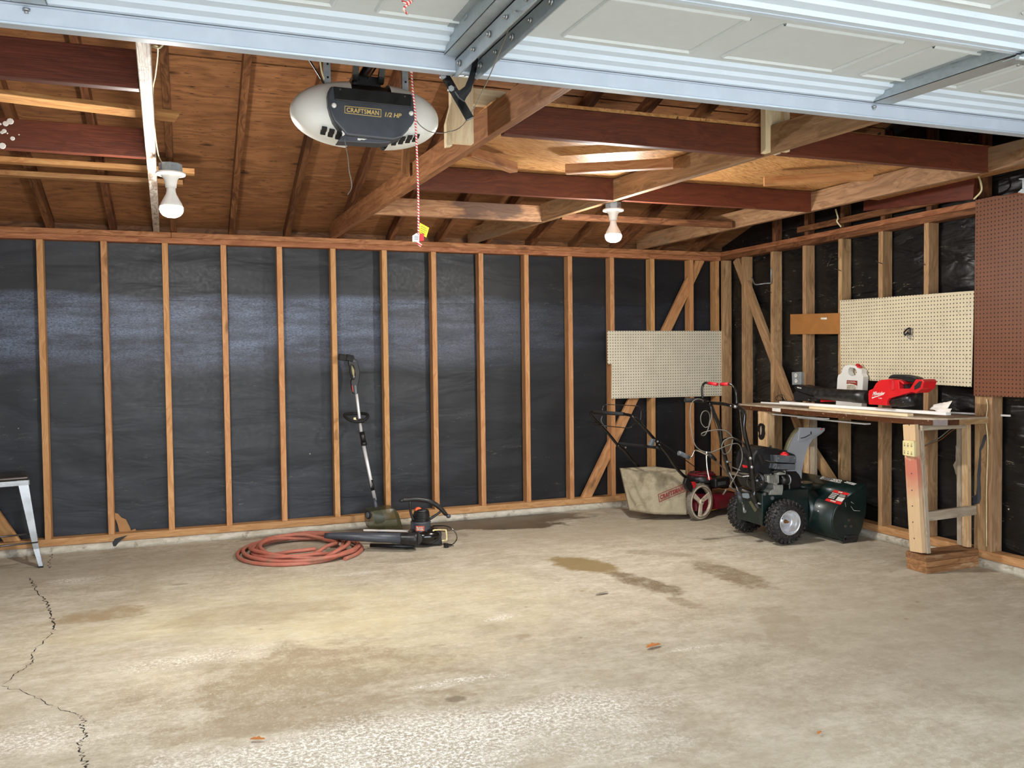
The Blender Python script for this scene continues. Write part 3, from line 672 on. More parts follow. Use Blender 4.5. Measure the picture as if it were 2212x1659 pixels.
board('cleat', (xb(-1.4)+.003, -1.35, ZP+.02), (xcj(-1.4)-.1, -1.35, ZP+.02), .045, .036, MT['rafter'], ceiling)
# short struts and cleats beside the joists
def cl(name, x0, y0, x1, y1, z, w, t, mat): return board(name, (x0, y0, z), (x1, y1, z), w, t, mat, ceiling)
ca_, cb_ = at(1455, 362, 'z', ZP+.05), at(1222, 375, 'z', ZP+.05)
cl('cleat', ca_.x, ca_.y, cb_.x, cb_.y, ZP+.072, .05, .05, MT['orange'])
cc_, cd_ = at(1885, 388, 'z', ZP+.05), at(1650, 400, 'z', ZP+.05)
cl('cleat', cc_.x, cc_.y, cd_.x, cd_.y, ZP+.072, .05, .05, MT['orange'])
ce_, cf_ = at(1010, 338, 'z', ZP+.05), at(1110, 372, 'z', ZP+.05)
cl('cleat', ce_.x, ce_.y, cf_.x, cf_.y, ZP+.072, .05, .05, MT['orange'])
# vertical hanger posts of fresh pine
hx = at(1650, 333, 'y', -3.40)
board('hanger_post', (hx.x+.024, -3.42, hx.z), (hx.x+.024, -3.42, 3.1), .085, .04, MT['white_pine'], ceiling, up=(1,0,0))
board('hanger_post', (hx.x+.082, -3.44, hx.z+.004), (hx.x+.082, -3.44, 3.1), .05, .033, MT['white_pine'], ceiling, up=(0,1,0))
h2 = at(976, 305, 'y', -3.32); h3 = at(1024, 310, 'y', -3.32)
board('hanger_post', ((h2.x+h3.x)/2, -3.30, h3.z), ((h2.x+h3.x)/2, -3.30, 2.98), h3.x-h2.x, .04, MT['white_pine'], ceiling, up=(1,0,0))
g = G().prism([V((h2.x-.045, -3.36, h3.z-.04)), V((h2.x-.003, -3.30, h3.z-.02)), V((h2.x-.003, -3.30, h3.z+.16)), V((h2.x-.045, -3.36, h3.z+.055))], (0, -.035, 0))
build('hanger_post', g, MT['white_pine'], ceiling, bevel=.003)
h4 = at(1040, 218, 'y', -3.2)
board('cleat', (h4.x-.11, -3.24, h4.z), (h4.x+.12, -3.24, h4.z), .07, .035, MT['white_pine'], ceiling)
# rafter ties seen near the opener
for (p, q) in (((885,335), (875,405)),):
    a, b = at(*p, 'y', -2.2), at(*q, 'y', -2.2); board('hanger_post', (a.x, -2.2, 2.75), (b.x, -2.2, ZP+.05), .04, .04, MT['joist'], ceiling, up=(1,0,0))

# ------------------------------------------------------------------ plywood stored flat on the joists
def sheet_on(name, x0, x1, y0, y1, label):
    g = G().box((x0, y0, ZP+JW+.008), (x1, y1, ZP+JW+.022))
    R_ = Matrix.Rotation(.5, 3, 'Z')
    return build(name, g, MT['platform'], R=R_, label=label, cat='plywood', group='plywood sheets laid over the joists')
sheet_on('plywood_sheet', xa(-3)-.01, xb(-3)-.02, -3.38, -2.02, 'plywood sheet laid over the joists, lit bright by the bulb, next to the opener')
sheet_on('plywood_sheet', xb(-3)-.015, -.008, -3.40, -2.0, 'plywood sheet laid over the joists nearest the gable wall')
# loose boards lying across the joists at the left
def loose(name, p, q, zc, w, t, mat, label, **kw):
    a, b = at(*p, 'z', zc), at(*q, 'z', zc); d = (a-b).normalized()
    a = a + d*1.0
    return board(name, a, b, w, t, mat, up=(0,0,1), label=label, cat='board', group='loose boards on the joists', **kw)
zz = ZP+JW+.05
loose('loose_board', (0,206), (382,252), zz+.015, .022, .13, MT['tan'], 'tan board resting across the joists at left, its cut end jutting past the whitewashed joist')
loose('loose_board', (0,345), (420,372), zz, .03, .07, MT['orange'], 'split-ended board just above the left bulb, behind its junction box')
loose('loose_board', (0,374), (395,396), zz, .03, .07, MT['tan'], 'thin board crossing just below the split-ended one, beside the left lamp')
# ------------------------------------------------------------------ the raised sectional door (its inner side faces down)
TIL = .032; DZ = 2.226; DY = -4.515
def dz(y): return DZ + TIL*(y-DY)
def dp(px, py, off=0.):
    return at_plane(px, py, (0, DY, DZ+off), (0, -TIL, 1))
DXA, DXB = -6.25, -1.22
door = root('door_1', (-3.735, -5.5, dz(-5.5)), 'white sectional garage door raised overhead, inner side showing', kind='structure')
def dv(x, y, h): return V((x, y, dz(y)-h))          # h below the skin
SECT = [DY, DY-.553, DY-1.106, DY-1.659, DY-2.10]
def section(ya, yb, nm='door_section'):
    g = G(); xa_, xb_ = DXA, DXB
    # stepped rails near both edges, recessed skin between
    prof = [(ya, .0), (ya, .034), (ya-.022, .036), (ya-.032, .027), (ya-.062, .024), (ya-.072, .014), (ya-.102, .012), (ya-.112, .0),
            (yb+.088, .0), (yb+.080, .010), (yb+.058, .014), (yb+.048, .024), (yb+.030, .027), (yb+.022, .035), (yb+.003, .036), (yb+.003, .0)]
    A = [dv(xa_, y, h) for y, h in prof]; B = [dv(xb_, y, h) for y, h in prof]; n = len(prof)
    g.add(A+B, [(i, i+1, n+i+1, n+i) for i in range(n-1)])
    g.add([dv(xa_, ya, -.012), dv(xb_, ya, -.012), dv(xb_, yb+.003, -.012), dv(xa_, yb+.003, -.012)], [(0,1,2,3)])
    g.add([dv(xa_, ya, -.012), dv(xa_, ya, .034), dv(xb_, ya, .034), dv(xb_, ya, -.012)], [(0,1,2,3)])
    s_ = build(nm, g, MT['door_rib'], door)
    g = G().add([dv(xa_, ya-.108, .0015), dv(xb_, ya-.108, .0015), dv(xb_, yb+.083, .0015), dv(xa_, yb+.083, .0015)], [(0,1,2,3)])
    # pressed panel outlines
    k = 10; wd = (xb_-xa_)/k
    def ridge(a, b, w):
        a, b = V(a), V(b); d = (b-a).normalized(); sd = d.cross(V((0,0,1))).normalized()*w
        dn = V((0,0,-.006)); g.add([a-sd, a+dn*.9-sd*.4, a+dn+sd*.2, a+sd, b-sd, b+dn*.9-sd*.4, b+dn+sd*.2, b+sd], [(0,1,5,4), (1,2,6,5), (2,3,7,6)])
    for i in range(k):
        x0 = xa_+wd*i+.055; x1 = xa_+wd*(i+1)-.055; y0, y1 = ya-.150, yb+.125
        P = [dv(x0, y0, .002), dv(x1, y0, .002), dv(x1, y1, .002), dv(x0, y1, .002)]
        for q in range(4): ridge(P[q], P[(q+1) % 4], .007)
    build('door_skin', g, MT['door'], s_)
    return s_
for i in range(4): section(SECT[i], SECT[i+1])
# reinforcing strut along the leading edge: upright web with two flanges
sy = DY+.012
g = G().box((DXA, sy-.003, DZ-.036-.044), (DXB, sy, DZ+.02))
g.box((DXA, sy-.0, DZ-.082), (DXB, sy+.030, DZ-.079)).box((DXA, sy-.012, DZ-.0385), (DXB, sy-.003, DZ-.036))
st = build('reinforcing_strut', g, MT['strut'], door, label='blue-grey galvanised strut along the leading edge')
g = G().tube([V((DXA, sy-.0045, DZ-.080)), V((DXB, sy-.0045, DZ-.080))], .0035, 6)
build('strut_lip', g, MT['door_rib'], st)
def stile(x, y0, y1, w=.075, d=.040, name='stile'):
    g = G(); a0, a1 = dv(x-w/2, y0, 0), dv(x+w/2, y0, 0)
    def pl(xa_, xb_, ha, hb, t=.002):
        g.add([dv(xa_, y0, ha), dv(xb_, y0, ha), dv(xb_, y0, hb), dv(xa_, y0, hb), dv(xa_, y1, ha), dv(xb_, y1, ha), dv(xb_, y1, hb), dv(xa_, y1, hb)],
              [(0,3,2,1), (4,5,6,7), (0,1,5,4), (1,2,6,5), (2,3,7,6), (3,0,4,7)])
    pl(x-w/2, x-w/2+.002, 0, d); pl(x+w/2-.002, x+w/2, 0, d); pl(x-w/2, x+w/2, d-.002, d)
    pl(x-w/2-.018, x-w/2, .002, .004); pl(x+w/2, x+w/2+.018, .002, .004)
    for i in range(4):
        yy = lerp(y0, y1, .12+.25*i); g.box((x-w/2-.0025, yy-.012, dz(yy)-.016), (x-w/2-.0005, yy+.012, dz(yy)-.006))
    return build(name, g, MT['galv'], door)
def bolt(c, par, r=.008, d=(0,0,-1), L=.012):
    c = V(c); d = V(d); g = G().cyl(c, c+d*L*.5, r, 6).cyl(c+d*L*.5, c+d*L, r*.55, 8)
    return build('bolt', g, MT['zinc'], par)
xs1 = dp(1905, 190).x + .03
for x in (xs1, xs1-1.25-1.25, xs1+1.25):
    s_ = stile(x, DY-.02, SECT[1]+.01)
    bolt(dv(x-.01, DY+.006, .044), s_); bolt(dv(x+.02, SECT[1]+.05, .040), s_)
    stile(x, SECT[1]-.01, SECT[2]+.01)
    h = G().box((x-.04, SECT[1]-.05, dz(SECT[1])-.047), (x+.04, SECT[1]+.05, dz(SECT[1])-.044)).tube([dv(x-.045, SECT[1], .05), dv(x+.045, SECT[1], .05)], .007, 10)
    build('hinge', h, MT['galv'], door)
# centre stile and the two long angle irons that take the opener arm
xo = dp(1020, 92, -.03).x
s_ = stile(xo-.005, DY-.012, SECT[1]+.01, .10, .046, 'centre_stile')
def angle(x, sgn, y0, y1):
    g = G(); 
    g.add([dv(x, y0, .048), dv(x, y1, .048), dv(x, y1, .100), dv(x, y0, .100), dv(x, y0+.012, .086)], [(0,1,2,3)])
    g = G().prism([dv(x, y0, .048), dv(x, y1, .048), dv(x, y1, .092), dv(x, y0-.03, .098), dv(x, y0, .080)], (.003*sgn, 0, 0))
    g.prism([dv(x, y0, .048), dv(x, y1, .048), dv(x+sgn*.028, y1, .048), dv(x+sgn*.028, y0, .048)], (0, 0, -.003))
    a = build('angle_iron', g, MT['galv'], door)
    for i in range(7):
        yy = lerp(y0, y1, .08+.13*i); bolt((x-.001 if sgn > 0 else x+.001, yy, dz(yy)-.072), a, .006 if i % 2 else .009, (-1,0,0) if sgn > 0 else (1,0,0), .010)
    return a
angle(xo-.018, 1, DY+.035, SECT[1]-.35); angle(xo+.042, 1, DY+.035, SECT[1]-.35)
pin = G().tube([dv(xo-.022, DY+.025, .085), dv(xo+.052, DY+.025, .085)], .006, 10); build('clevis_pin', pin, MT['chrome'], door)
# red tie left on the door
g = G().tube([dp(868, 0, -.03), dp(876, 6, -.04), dp(890, 2, -.03), dp(872, 18, -.05), dp(880, 30, -.05)], .003, 6, sm=4)
build('red_tie', g, MT['rope'], door)

# ------------------------------------------------------------------ opener
OY = -3.889
op = root('garage_door_opener', (-4.03, -3.75, 2.21), 'black and white opener motor hanging on its rail with a red pull cord', 'garage door opener')
cx, cz = -4.033, 2.212
def sell(sx0, sx1, ry=.125, hx=.262, hz=.110, e=2.35, nu=14, nv=32, y0=-3.75):
    g = G(); vs = []
    for i in range(nu+1):
        s = lerp(sx0, sx1, i/nu)
        if abs(sx0) == 1 or abs(sx1) == 1: q_ = i/nu if abs(sx1) == 1 else 1-i/nu; a_ = min(abs(sx0), abs(sx1)); s = (a_+(1-a_)*math.sin(q_*PI/2))*(1 if sx1 == 1 else -1)
        k = max(0., 1-abs(s)**2.5)**.5
        for j in range(nv):
            a = 2*PI*j/nv; c_, s_ = math.cos(a), math.sin(a)
            yy = math.copysign(abs(c_)**(2/e), c_)*ry*k; z_ = math.copysign(abs(s_)**(2/e), s_)*hz*k
            # lower half swells less than the upper, the seam line sits above the middle
            vs.append(V((cx+s*hx, y0+yy, cz + z_ + .004*s*0)))
    fs = [(i*nv+j, (i+1)*nv+j, (i+1)*nv+(j+1) % nv, i*nv+(j+1) % nv) for i in range(nu) for j in range(nv)]
    g.add(vs, fs, True); return g
def lensgrill(s, par):
    g = G()
    for i in range(4):
        for j in range(2):
            x = cx + s*(.085+.025*i); y = -3.84+.0*i + .03*j; z = cz-.094+.006*i-.004*j
            g.obox((x, y, z-.002), (1, 0, .08*s*0+.1*s), (0, 1, -.45), (0, .45, 1), .018, .022, .006)
    return build('vent_slots', g, MT['black_matte'], par, bevel=.002)
L1 = build('light_lens', sell(-1., -.26), MT['white_p'], op, label='white left lens'); lensgrill(-1, L1)
L2 = build('light_lens', sell(.26, 1.), MT['white_p'], op, label='white right lens'); lensgrill(1, L2)
build('motor_housing', sell(-.5, .5, .118, .262, .100), MT['black'], op)
P = lambda x, y, yy=OY: at(640+x*.1899, 120+y*.1899, 'y', yy)
fp = [(395,345), (430,350), (1000,400), (1320,440), (1350,500), (1365,600), (1365,700), (1330,770), (1290,830), (1200,930), (1110,960), (600,905), (570,900), (520,840), (430,740), (390,650), (365,560), (358,450), (370,390)]
fpl = build('face_plate', G().prism([P(*q) for q in fp][::-1], (0, .06, 0)), MT['dark_grey'], op, bevel=.006)
band = [(425,350), (1310,440), (1305,585), (440,500)]
build('top_band', G().prism([P(*q, OY-.003) for q in band][::-1], (0, .02, 0)), MT['black'], fpl, bevel=.002)
lp = [(560,895), (1115,955), (1060,990), (965,1000), (470,975), (500,935)]
lowp = build('lower_panel', G().prism([P(*q, OY+.02) for q in lp][::-1], (0, .06, 0)), MT['dark_grey'], op, bevel=.003)
build('label', G().prism([P(*q, OY+.018) for q in ((698,940), (805,950), (770,960), (735,955), (730,965), (698,960))][::-1], (0, .002, 0)), MT['label_w'], lowp)
for (a, b) in ((428,568), (1307,658)):
    c = P(a, b); build('button', G().lathe(c, (0,-1,0), [(-.004,.0085), (.004,.008), (.006,.005), (.0065,.0001)], 16), MT['white_p'], fpl)
for (a, b) in ((500,380), (1235,462)):
    c = P(a, b, OY-.003); build('screw', G().lathe(c, (0,-1,0), [(0,.004), (.002,.004), (.003,.001)], 10), MT['nail'], fpl)
q = [P(548,655), P(965,703), P(967,612), P(550,572)]
g = G(); frame_quad(g, q, .0017, .001); build('frame_print', g, MT['gold'], fpl)
text('lettering', 'CRAFTSMAN', subq(q, .055, .2, .935, .8), MT['gold'], fpl, .0012, .02, space=1.05)
q = [P(1006,697), P(1190,712), P(1200,662), P(1018,645)]
text('lettering', '1/2 HP', q, MT['gold'], fpl, .0012, .02)
# rail, straps and trolley
rb = at(800, 192, 'y', -3.80)
g = G().box((cx-.055, -3.80, cz+.085), (cx+.045, -3.62, cz+.128)); build('rail_mount', g, MT['black'], op, bevel=.004)
rx = cx-.0; rz = cz+.135
g = G().box((rx-.003, -6.45, rz-.02), (rx+.003, -3.66, rz+.02)).box((rx-.020, -6.45, rz+.016), (rx+.020, -3.66, rz+.020)); build('rail', g, MT['black_gloss'], op)
for dx in (-.05, .04): build('rail_brace', G().obox((rx+dx, -3.86, rz+.03), (.0,.75,.0), (1,0,0), (0,-.55,.8), .02, .02, .16), MT['black_gloss'], op)
for x0, x1, py in ((700, 715, 180), (868, 883, 190)):
    a = at((x0+x1)/2, py, 'y', -3.80); g = G().box((a.x-.011, -3.802, a.z-.01), (a.x+.011, -3.799, 2.62)).box((a.x-.011, -3.80, a.z-.01), (a.x-.0085, -3.785, 2.62))
    s_ = build('hanger_strap', g, MT['galv'], op)
    for j in range(3): build('strap_hole', G().cyl((a.x+.001, -3.8035, a.z+.02+.045*j), (a.x+.001, -3.8015, a.z+.02+.045*j), .004, 8), MT['label_k'], s_)
AY = -4.45
A = lambda px, py, y=AY: at(px, py, 'y', y)
g = G(); a, b = A(955, 152), A(1016, 258, AY-.03)
d = (b-a).normalized(); g.obox((a+b)/2, d, (0,1,0), d.cross(V((0,1,0))), (b-a).length, .006, .026)
arm = build('straight_arm', g, MT['black_gloss'], op, bevel=.006)
for px, py in ((955,166), (972,194)): 
    c = A(px, py, AY-.003); build('bolt', G().cyl(c, c+V((0,-.014,0)), .009, 6), MT['zinc'], arm)
ap = [(1024,112), (1036,107), (1030,150), (1025,172), (1018,196), (1008,210), (1003,220), (992,212), (982,197), (994,194), (1005,186), (1011,172), (1018,150)]
build('curved_arm', G().prism([at(x, y, 'y', -4.535) for x, y in ap], (0, .006, 0)), MT['black_gloss'], op, bevel=.0015)
ta = A(940, 150)
g = G().box((rx-.025, ta.y-.09, rz-.05), (rx+.03, ta.y+.09, rz-.02)).obox(((rx+.05+ta.x)/2, ta.y, (rz-.03+a.z)/2), V((ta.x-rx+.02, 0, a.z-rz+.03)), (0,1,0), V((0,0,1)), .16, .03, .02)
build('trolley', g, MT['black'], op, bevel=.003)
# release cord with tag and grip
r0 = at(889, 152, 'y', -4.2); r1 = at(905, 528, 'y', -4.2); rm = at(897, 250, 'y', -4.2); rn = at(903, 400, 'y', -4.2)
cord = build('release_cord', G().tube([r0, at(891,190,'y',-4.2), rm, rn, at(904,505,'y',-4.2)], .0032, 8, sm=5), MT['rope'], op, label='red and white pull cord')
g = G().tube([V((rx, -4.25, rz-.03)), r0 + V((0,0,.01))], .0016, 6).ball(r0, .008, 10); build('cord_knot', g, MT['rope'], cord)
tg = [at(*q, 'y', -4.195) for q in ((905,505), (921,513), (927,492), (907,481))]
t_ = build('warning_tag', G().plate(tg, .0008), MT['yellow'], cord, label='yellow warning tag')
lines(subq(tg, .15, .12, .85, .85), 4, MT['label_k'], t_, .0006, 2, .3)
hg = [at(*q, 'y', -4.203) for q in ((893,522), (906,522), (906,509), (900,503), (893,508))]
h_ = build('release_grip', G().prism(hg, (0, .012, 0)), MT['white_p'], cord, bevel=.001)
build('grip_side', G().prism([at(*q, 'y', -4.200) for q in ((906.3,521), (916,520), (916,505), (906.3,504))], (0, .012, 0)), MT['red_grip'], h_, bevel=.001)
lines([at(*q, 'y', -4.2055) for q in ((895,519), (904.5,519), (904.5,509), (895,509))], 3, MT['label_k'], h_, .0006, 3, .4)
build('cord_end', G().tube([at(901,521,'y',-4.195), at(904,526,'y',-4.195), at(910,531,'y',-4.195)], .005, 8, sm=4), MT['rope'], cord)
# wires of the opener
g = G().tube([P(545,930), P(570,1060), P(590,1180), P(600,1300), at(760,402,'y',-3.85), at(751,421,'y',-3.85)], .0015, 6, sm=5); build('antenna_wire', g, MT['cable_grey'], op)
g = G().tube([at(893,247,'y',-4.1), at(905,268,'y',-4.0), at(925,283,'y',-3.95), at(945,287,'y',-3.9), at(962,286,'y',-3.6), at(1000,270,'y',-4.1), at(1050,180,'y',-4.6), at(1108,40,'y',-4.9), at(1112,25,'y',-5.1)], .0015, 6, sm=6)
build('release_cable', g, MT['cable_grey'], op)
g = G().tube([at(662,120,'y',-3.9), at(680,148,'y',-3.85), at(703,186,'y',-3.80)], .003, 6, sm=4); g2 = G().tube([at(690,120,'y',-3.85), at(694,150,'y',-3.82), at(700,170,'y',-3.8), at(706,187,'y',-3.79)], .003, 6, sm=4)
build('power_cable', g, MT['black'], op); build('bell_wire', g2, MT['cable_cream'], op)
# yellowed cable stapled along the whitewashed joist
cable('house_cable', [at(360,85,'y',-3.9), at(345,103,'y',-3.9), at(328,100,'y',-3.85), at(341,104,'y',-3.6), at(336,160,'y',-3.3), at(330,195,'y',-3.0), at(332,260,'y',-2.8), at(341,330,'y',-2.6), at(350,352,'y',-2.5)], .003, MT['cable_cream'], 'yellowed cable running down beside the whitewashed joist to the left bulb')
cable('house_cable', [at(2113,380,'x',-.06), at(2118,392,'x',-.06), at(2120,412,'x',-.06), at(2104,430,'x',-.04)], .006, MT['cable_cream'], 'short cream cable loop above the brown pegboard corner')
cable('house_cable', [at(1805,452,'x',-.06), at(1810,470,'x',-.06), at(1808,478,'x',-.05), at(1817,490,'x',-.03)], .006, MT['cable_cream'], 'short cream cable dropping onto the gable wall top plate')
# ------------------------------------------------------------------ boards on the walls
def wallplate(name, pts, ext, mat, label, cat, **kw):
    return build(name, G().prism(pts, ext), mat, label=label, cat=cat, bevel=.0008, seg=1, **kw)
b = [at(*q, 'y', -.0105) for q in ((1311.8,714.7), (1312.7,786), (1321.8,786.7), (1320.9,861.4), (1569,854.8), (1568.6,714.7))]
pb = wallplate('pegboard', b, (0,.006,0), MT['peg_back'], 'cream pegboard with a notched edge nailed on the back wall studs', 'pegboard')
b = [at(*q, 'x', -.0105) for q in ((1814,649), (1816,818), (2098,836), (2104,628))]
pr = wallplate('pegboard', b, (.006,0,0), MT['peg_right'], 'large cream pegboard above the workbench', 'pegboard')
b = [at(2107,432,'x',-.016), at(2103,855,'x',-.016), at(2212,859,'x',-.016), V((-.016,-4.1,1.085)), V((-.016,-4.1,2.30)), at(2212,420,'x',-.016), at(2150,423,'x',-.016)]
wallplate('pegboard', b, (.005,0,0), MT['peg_brown'], 'brown pegboard beyond the cream one at the frame edge', 'pegboard')
b = [at(*q, 'x', -.012) for q in ((1707,679), (1707,722), (1814.5,721.5), (1814.5,676))]
hb = wallplate('hardboard_strip', b, (.006,0,0), MT['hardboard'], 'short tan hardboard strip joining the large cream pegboard', 'board')
lq = [at(*q, 'x', -.013) for q in ((1773,690), (1786,690), (1786,686), (1773,686))]
build('staples', G().plate(lq, .001), MT['label_w'], hb)
# hook with a small black loop on the pegboard
hk = root('peg_hook', at(1958, 722, 'x', -.02), 'small black and silver hook hanging on the large cream pegboard', 'hook')
HP = lambda x, y, o=-.03: at(1580+x*.2857, 600+y*.2857, 'x', o)
build('loop', G().tube([HP(1310,430), HP(1308,410), HP(1330,388), HP(1350,383), HP(1352,400), HP(1350,428), HP(1335,415), HP(1318,432)], .006, 8, sm=4, closed=True), MT['black'], hk)
build('clip', G().tube([HP(1325,430), HP(1330,448), HP(1345,460), HP(1357,455), HP(1355,435), HP(1340,428)], .003, 6, sm=4, closed=True).tube([HP(1340,430,-.03), HP(1340,432,-.012)], .003, 6), MT['zinc'], hk)
# galvanised duplex box
c = at(1720, 816, 'x', -.02)
ob = root('power_outlet', c, 'grey metal box with a white double socket on the stud above the charger', 'socket')
q = [at(*p, 'x', -.030) for p in ((1711,831.5), (1730,831), (1730.5,803), (1710,804))]
build('junction_box', G().plate(q, .05), MT['galv'], ob, bevel=.003)
for (x, y) in ((1719,811), (1719.5,823)):
    s_ = at(x, y, 'x', -.0305); f = build('socket_face', G().lathe(s_, (-1,0,0), [(0,.0165), (.002,.016)], 16), MT['white_p'], ob)
    for dy in (-.006, .006): build('slot', G().box((s_.x-.0028, s_.y+dy-.001, s_.z-.001), (s_.x-.0018, s_.y+dy+.001, s_.z+.008)), MT['label_k'], f)
# bent rod bracket between two studs
T = lambda x, y, o=-.05: at(1440+x*.1447, 520+y*.1447, 'x', o)
build('bracket', G().tube([T(1272,548,-.0), T(1290,590,-.03), T(1320,652,-.10), T(1400,648,-.10), T(1480,636,-.06), T(1560,625,-.02), T(1560,520,-.01), T(1560,400,-.01)], .005, 8, sm=3), MT['galv'], label='bent grey rod bracket between two studs near the corner', cat='bracket')
# bent nails in the studs
nl = [((690,668),(728,688),2.3), ((1095,543),(1138,560),2.3), ((1340,500),(1378,518),2.3), ((1590,502),(1632,525),2.3), ((1050,535),(1078,480),2.3)]
nlab = ['bent nail sticking out of the stud below the bent rod bracket', 'bent nail in the stud above the left edge of the large cream pegboard', 'bent nail in the stud over the large cream pegboard, left of the hook', 'bent nail in the stud above the black hook, next to the brown pegboard', 'hooked wire nail on the black plastic left of the large cream pegboard']
for (a, b2, _), lab in zip(nl, nlab):
    a3 = at(1400+a[0]*.3671, 380+a[1]*.3671, 'x', -.045 if 'hooked' not in lab else .07); b3 = at(1400+b2[0]*.3671, 380+b2[1]*.3671, 'x', .0 if 'hooked' not in lab else .08)
    build('nail', G().tube([a3, lerp(a3,b3,.15)+V((0,0,-.002)), b3], .0022, 6), MT['nail'], label=lab, cat='nail', group='nails in the gable wall studs')
# lint hanging behind the bench end
L = lambda x, y: at(1880+x*.2411, 860+y*.2411, 'x', .05)
random.seed(3); pts = [(768,425), (775,470), (770,520), (778,560), (765,600), (775,640), (770,685)]
build('cobweb', G().tube([L(*p) for p in pts], [.003,.006,.005,.009,.017,.014,.004], 7), MT['cobweb'], label='dusty grey tuft of cobweb hanging behind the workbench end', cat='cobweb')
# white metal bracket at the frame edge, above the brown pegboard
W_ = lambda x, y: at(1500+x*.3219, 150+y*.3219, 'x', -.08)
g = G().prism([W_(2175,738), W_(2230,745), W_(2230,728), W_(2180,732)], (.003,0,0)).prism([W_(2200,740), W_(2216,742), W_(2216,800), W_(2200,800)], (.003,0,0)).prism([W_(2170,825), W_(2230,835), W_(2230,800), W_(2195,802)], (.003,0,0))
build('shelf_bracket', g, MT['galv'], label='pale metal bracket over the brown pegboard top edge', cat='bracket')
# ------------------------------------------------------------------ workbench
BX = -.46; BT = .948
bench = root('workbench', (-.23, -1.9, 0), 'wooden workbench with varnished front edge along the gable wall studs', 'workbench')
yl = -.88; yr = -2.857
out = [V((0., yl, 0)), V((BX+.01, yl-.02, 0)), V((BX, yl-.06, 0)), V((BX, -2.30, 0)), V((BX+.005, -2.52, 0)), V((BX+.025, -2.70, 0)), V((BX+.07, -2.80, 0)), V((BX+.14, -2.845, 0)), V((BX+.22, yr, 0)), V((0., yr, 0))]
top = build('tabletop', G().prism([p + V((-.001,0,BT-.012)) for p in out], (0,0,.012)), MT['bench_top'], bench, bevel=.002)
edge = [p for p in out]
g = G(); n = len(edge); inn = [lerp(p, V((-.1, -1.8, 0)), .035) if p.x < -.02 else p for p in edge]
for i in range(1, n-2): g.add([edge[i]+V((0,0,BT-.044)), edge[i+1]+V((0,0,BT-.044)), edge[i+1]+V((0,0,BT-.010)), edge[i]+V((0,0,BT-.010)), inn[i]+V((0,0,BT-.044)), inn[i+1]+V((0,0,BT-.044)), inn[i+1]+V((0,0,BT-.010)), inn[i]+V((0,0,BT-.010))], [(0,1,2,3), (5,4,7,6), (4,0,3,7), (1,5,6,2), (4,5,1,0), (3,2,6,7)], False)
build('edge_band', g, MT['varnish'], bench, label='dark varnished front edge')
board('end_rail', (BX+.22, yr+.012, BT-.027), (-.0, yr+.012, BT-.027), .034, .022, MT['stud_r'], bench)
board('rail', (-.02, yl-.05, BT-.03), (-.02, yr+.05, BT-.03), .036, .03, MT['stud_r'], bench)
lx = lambda px, py, x=BX: at(px, py, 'x', x)
def leg(name, y, x, z0, z1, w, t, mat, **kw): return board(name, (x, y, z0), (x, y, z1), w, t, mat, bench, up=(0,1,0), **kw)
ya_ = (lx(1952,1000).y + lx(1978,1000).y)/2
ft = board('front_leg', (BX+.02, -2.675, BT-.045), (BX+.02, -2.735, .115), .095, .032, MT['red_leg'], bench, up=(0,1,0), label='front leg with a patch of red overspray')
board('leg_side', (BX+.048, -2.725, BT-.075), (BX+.048, -2.785, .115), .028, .026, MT['bench_grey'], ft, up=(1,0,0))
board('stretcher', (BX+.04, -2.735, BT-.063), (-.03, -2.735, BT-.063), .032, .024, MT['bench_grey'], bench)
board('stretcher', (BX+.055, -2.765, .34), (-.0, -2.765, .35), .06, .024, MT['bench_grey'], bench)
board('back_leg', (-.035, -2.685, BT-.045), (-.035, -2.695, .115), .05, .022, MT['bench_grey'], bench, up=(0,1,0))
board('back_leg', (-.045, -2.735, BT-.045), (-.045, -2.745, .115), .045, .03, MT['bench_leg'], bench, up=(0,1,0))
for i, (z0, z1) in enumerate(((0., .036), (.0365, .072), (.0725, .108))): board('base_block', (BX, -2.745 +(.004*i), (z0+z1)/2), (-.022, -2.735, (z0+z1)/2), z1-z0, .155, MT['bench_brown'], bench)
board('front_leg', (BX+.02, -1.205, BT-.045), (BX+.02, -1.205, .0), .085, .03, MT['bench_leg'], bench, up=(0,1,0), label='pale leg with a black burnt oval')
board('leg_side', (BX+.05, -1.255, BT-.045), (BX+.05, -1.255, .0), .07, .02, MT['bench_leg'], bench, up=(1,0,0))
K = lambda x, y: at(1470+x*.15072, 810+y*.15072, 'x', BX+.003)
ov = [(1108,745), (1120,705), (1150,690), (1185,700), (1208,730), (1205,790), (1212,840), (1200,900), (1170,932), (1135,925), (1115,880), (1122,830), (1105,790)]
build('burn_mark', G().prism([K(*p) for p in ov], (.002,0,0)), MT['label_k'], bench)
build('mark_centre', G().prism([K(*p) for p in ((1145,740), (1160,730), (1165,790), (1158,850), (1145,860), (1142,790))], (-.0015,0,0)), MT['bench_grey'], bench)
board('back_leg', (-.03, -1.23, BT-.045), (-.03, -1.23, .0), .05, .03, MT['bench_leg'], bench, up=(0,1,0))
board('back_leg', (-.03, -1.30, BT-.045), (-.03, -1.30, .0), .05, .03, MT['bench_grey'], bench, up=(0,1,0))
# screws on the legs
sc = G()
for px, py in ((1969,1023), (1970,1059), (1971,1093), (1972,1128), (1975,1163), (1964,918)):
    p = at(px, py, 'x', BX+.0035); build('screw', G().cyl(p, p+V((-.0015,0,0)), .004, 8), MT['nail'], ft)
# paint splash on the edge band
sp = [at(*q, 'x', BX-.001) for q in ((1668,888), (1686,890), (1686,881), (1668,879))]
build('paint_splash', G().plate(sp, .0006), MT['label_w'], bench)
